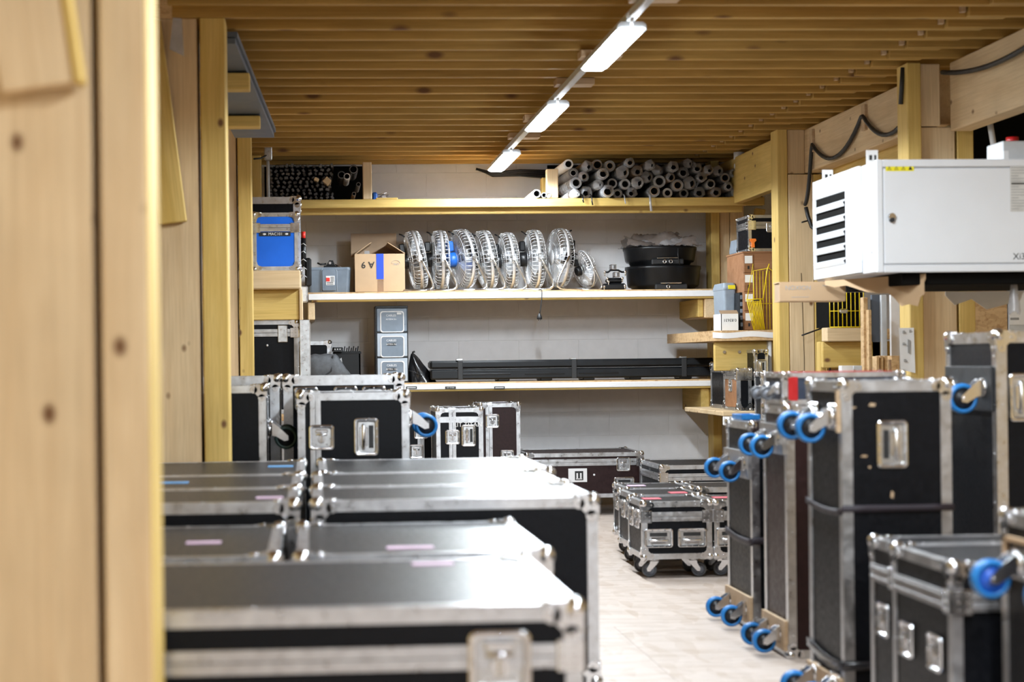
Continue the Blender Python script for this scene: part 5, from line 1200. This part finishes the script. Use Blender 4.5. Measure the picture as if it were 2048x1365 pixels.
a = P(1978, 235, 9.3); c = P(1993, 320, 9.3); o = MB().cyl(tuple(a), (c.x, c.y, c.z - .02), .017, 8).obj('flue_pipe', M_['conduit']); tag(o, 'slanted grey pipe rising behind the heater', 'pipe')
# cardboard under the heater
Yx = 8.72; a = P(1559, 556, Yx); e_ = P(1566, 604, Yx); c = P(1845, 600, Yx)
hx = zh0 - .003 - e_.z
nb_ = empty('cardboard_sleeve', T(a.x, Yx, e_.z)); tag(nb_, 'long torn cardboard sleeve lettered NOXION wedged under the heater', 'cardboard')
Lx = c.x - a.x
MB().box(0, Lx * .46, 0, .004, .004, hx - .006).obj('front_panel', M_['card'], nb_); MB().box(0.0, Lx * .46, .004, .12, hx - .008, hx - .004).obj('top_panel', M_['card'], nb_); MB().box(0, Lx * .46, .004, .12, 0, .004).obj('bottom_panel', M_['card'], nb_); MB().box(.006, .012, .004, .12, .004, hx - .008).obj('end_flap', M_['card_in'], nb_)
rg = random.Random(4)
edge = [(1648, 572), (1668, 577), (1690, 572), (1712, 580), (1730, 586), (1752, 588), (1775, 586), (1785, 594), (1800, 612), (1815, 610), (1833, 613), (1838, 596), (1846, 590), (1842, 574), (1848, 560)]
vs_ = []
for k, (px, py) in enumerate(edge):
    Yq = 8.68 - .64 * (px - 1648) / 200
    q = P(px, py + rg.uniform(-2, 2), Yq); vs_ += [(q.x - a.x, Yq - Yx - .02, q.z - e_.z), (q.x - a.x, Yq - Yx - .02, hx - .002)]
tb = MB().add(vs_, [(2 * i, 2 * i + 2, 2 * i + 3, 2 * i + 1) for i in range(len(edge) - 1)]); to_ = tb.obj('torn_panel', M_['card'], nb_); md = to_.modifiers.new('thick', 'SOLIDIFY'); md.thickness = .004; md.offset = 0
text('lettering', 'NOXION', .032, M_['greyink'], nb_, T(.095, -.0008, hx - .035) @ FACE['F'])
MB().box(.06, .15, -.0008, 0, .022, .024).obj('print_line', M_['greyink'], nb_)
for k in range(8): MB().box(Lx * .30 + k * .009, Lx * .30 + k * .009 + .003 + .003 * (k % 2), -.0015, -.0005, hx * .74, hx * .80).obj('barcode_bar', M_['greyink'], nb_)
# ------------------------------------------------------------------ things behind, between the right posts
Yw = 11.0
bk_ = empty('wire_cage', T(0, 0, 0)); tag(bk_, 'dark box with a yellow wire front behind the cracked post', 'wire cage')
a = P(1660, 655, Yw); c = P(1727, 585, Yw); MB().box(a.x, c.x, Yw + .02, Yw + .3, a.z, c.z).obj('dark_box', M_['void'], bk_); 
for k in range(9): MB().tube([(a.x + (c.x - a.x) * k / 8, Yw, a.z), (a.x + (c.x - a.x) * k / 8, Yw, c.z)], .003, 5).obj('wire', M_['wire'], bk_)
MB().tube([(a.x, Yw, (a.z * .4 + c.z * .6) - .03), (c.x, Yw, (a.z * .4 + c.z * .6) - .03)], .003, 5).obj('wire', M_['wire'], bk_); MB().tube([(a.x, Yw, a.z), (c.x, Yw, a.z)], .004, 5).obj('wire', M_['wire'], bk_)
MB().box(-.03, .03, 0, .02, 0, .03, .01).obj('fitting', M_['zinc'], bk_, T(a.x + .09, Yw - .01, (a.z * .4 + c.z * .6) - .045))
rkk = empty('storage_rack', T(0, 0, 0)); tag(rkk, 'timber rack boards holding the wire fronted box', 'rack')
timber('rail', WP[0], a.x - .02, c.x + .02, Yw, Yw + .12, PZ(683, Yw, 1690), a.z - .002, rkk); timber('back_board', WY[0], a.x - .02, c.x + .4, Yw + .1, Yw + .14, PZ(736, Yw, 1690), PZ(683, Yw, 1690) - .002, rkk); timber('upright', WY[2], a.x - .02, a.x + .02, Yw + .16, Yw + .24, 0, PZ(683, Yw, 1690), rkk)
def sheet_obj(label, px0, px1, pyt, Y, d, mat, cat='board', grp='boards stored behind the right posts'):
    x0, x1 = PX(px0, Y), PX(px1, Y); z = PZ(pyt, Y, px0); o = timber('stored_board', mat, x0, x1, Y, Y + d, 0, z, None, .002); tag(o, label, cat, grp)
sheet_obj('tall chipboard strip beside the wire fronted box', 1728, 1737, 595, 10.6, .06, M_['osb']); sheet_obj('chipboard strip slightly shorter than its neighbour', 1738, 1744, 620, 10.55, .06, M_['osb'])
for k, (p0, p1, py, lab) in enumerate(((1753, 1759, 713, 'first of the short chipboard offcuts'), (1760, 1767, 712, 'second of the short chipboard offcuts'), (1768, 1775, 712, 'third of the short chipboard offcuts'), (1783, 1799, 712, 'wide chipboard offcut by the yellow post'))): sheet_obj(lab, p0, p1, py, 10.3 + .02 * k, .08, M_['osb'])
sheet_obj('white board standing left of the yellow post', 1783, 1801, 590, 10.9, .03, M_['white']); sheet_obj('pale grey board between white board and chipboard strips', 1764, 1775, 590, 11.0, .03, M_['conduit']); sheet_obj('blue grey board standing by the chipboard strips', 1745, 1761, 590, 11.1, .03, M_['greypanel'])
sheet_obj('white panel end low behind the red trimmed case', 1683, 1706, 732, 10.2, .05, M_['white']); sheet_obj('pale panel edge beside the white panel end', 1707, 1724, 732, 10.25, .3, M_['conduit'])
# notice on the post, cable ties
a = P(1802, 747, 9.44); c = P(1830, 656, 9.44); no = empty('paper_notice', T(a.x, 9.448, a.z)); tag(no, 'printed white notice pinned to the yellow post under the heater', 'notice')
w_ = c.x - a.x; h_ = c.z - a.z; MB().grid(lambda u, v: (u * w_ - .006 * v, -.006 * u * u, v * h_ + (1 - v) * .02 * (1 - u)), 6, 6).obj('sheet', M_['paper'], no)
MB().prism([(w_ * .5, h_ * .45), (w_ * .66, h_ * .42), (w_ * .7, h_ * .72), (w_ * .5, h_ * .75)], 0, .001, T(0, -.006, 0) @ FACE['F']).obj('print_shape', M_['greyink'], no)
for u, v in ((.15, .88), (.15, .62), (.22, .25), (.62, .9)): MB().box(0, .02, -.001, 0, 0, .006).box(0, .014, -.001, 0, .009, .014).obj('print_line', M_['greyink'], no, T(w_ * u, -.004, h_ * v))
for lab, p0, p1 in (('thin black tie sticking out of the cracked post, lower one', (1604, 671), (1660, 651)), ('thin black tie sticking out of the cracked post, upper one', (1604, 445), (1622, 440))):
    a = P(*p0, 12.05); c = P(*p1, 12.19); o = MB().tube([tuple(a), tuple(a.lerp(c, .5)), tuple(c)], .006, 5).obj('cable_tie', M_['cable']); tag(o, lab, 'cable tie', 'ties on the cracked post')
MB().tube([tuple(P(1659, 600, 12.18)), tuple(P(1660, 745, 12.18))], .008, 5).obj('seal_strip', M_['cable'], pe_)
# panels behind the heater's right half
YP = 10.6
for lab, p0, p1, m in (('pale pine board behind the tallest upright case', 1851, 1902, WP[2]), ('yellow pine board behind the tallest upright case', 1904, 1936, WY[2]), ('chipboard sheet below the heater', 1938, 2016, M_['osb']), ('grey poster board at the right edge below the heater', 2018, 2075, M_['conduit'])):
    x0, x1 = PX(p0, YP), PX(p1, YP); o = timber('wall_board', m, x0, x1, YP, YP + .04, 0, 2.35, None, .003); tag(o, lab, 'board', 'boards below the heater')
a = P(1890, 570, 8.94); a.z = zh0 - .056; o = MB().prism([(0, 0), (.05, -.05), (.14, -.02), (.22, -.075), (.40, -.03), (.42, .02), (0, .02)], 0, .003, T(a.x, 8.94, a.z - .02) @ FACE['F']).obj('torn_paper', M_['paper']); tag(o, 'torn white paper edge hanging under the heater', 'paper')
pf2 = empty('poster', T(PX(2022, YP - .02), YP - .003, PZ(650, YP - .02, 2040))); tag(pf2, 'grey printed poster at the right edge below the heater', 'poster'); MB().box(0, .16, -.002, 0, 0, .20).obj('sheet', M_['paper'], pf2); MB().box(.005, .05, -.003, -.002, .12, .185).obj('print_block', M_['greyink'], pf2); MB().box(.005, .06, -.003, -.002, .03, .045).obj('print_block', M_['greyink'], pf2)
fn, nu, nv = crumple(0, 0, 0, .10, .06, .22, 9, 10, 8); pc2 = empty('plastic_wrap', T(PX(2038, 8.1), 8.15, zh0 - .19)); tag(pc2, 'hank of clear plastic wrap hanging from the heater corner', 'packing film')
MB().grid(lambda u, v: (.03 * math.sin(6.28 * u) * (.3 + .7 * (1 - v)), .03 * math.cos(6.28 * u) * (.3 + .7 * (1 - v)), .19 * v + .01 * math.sin(25 * u)), 14, 8).obj('film_fold', M_['film'], pc2)
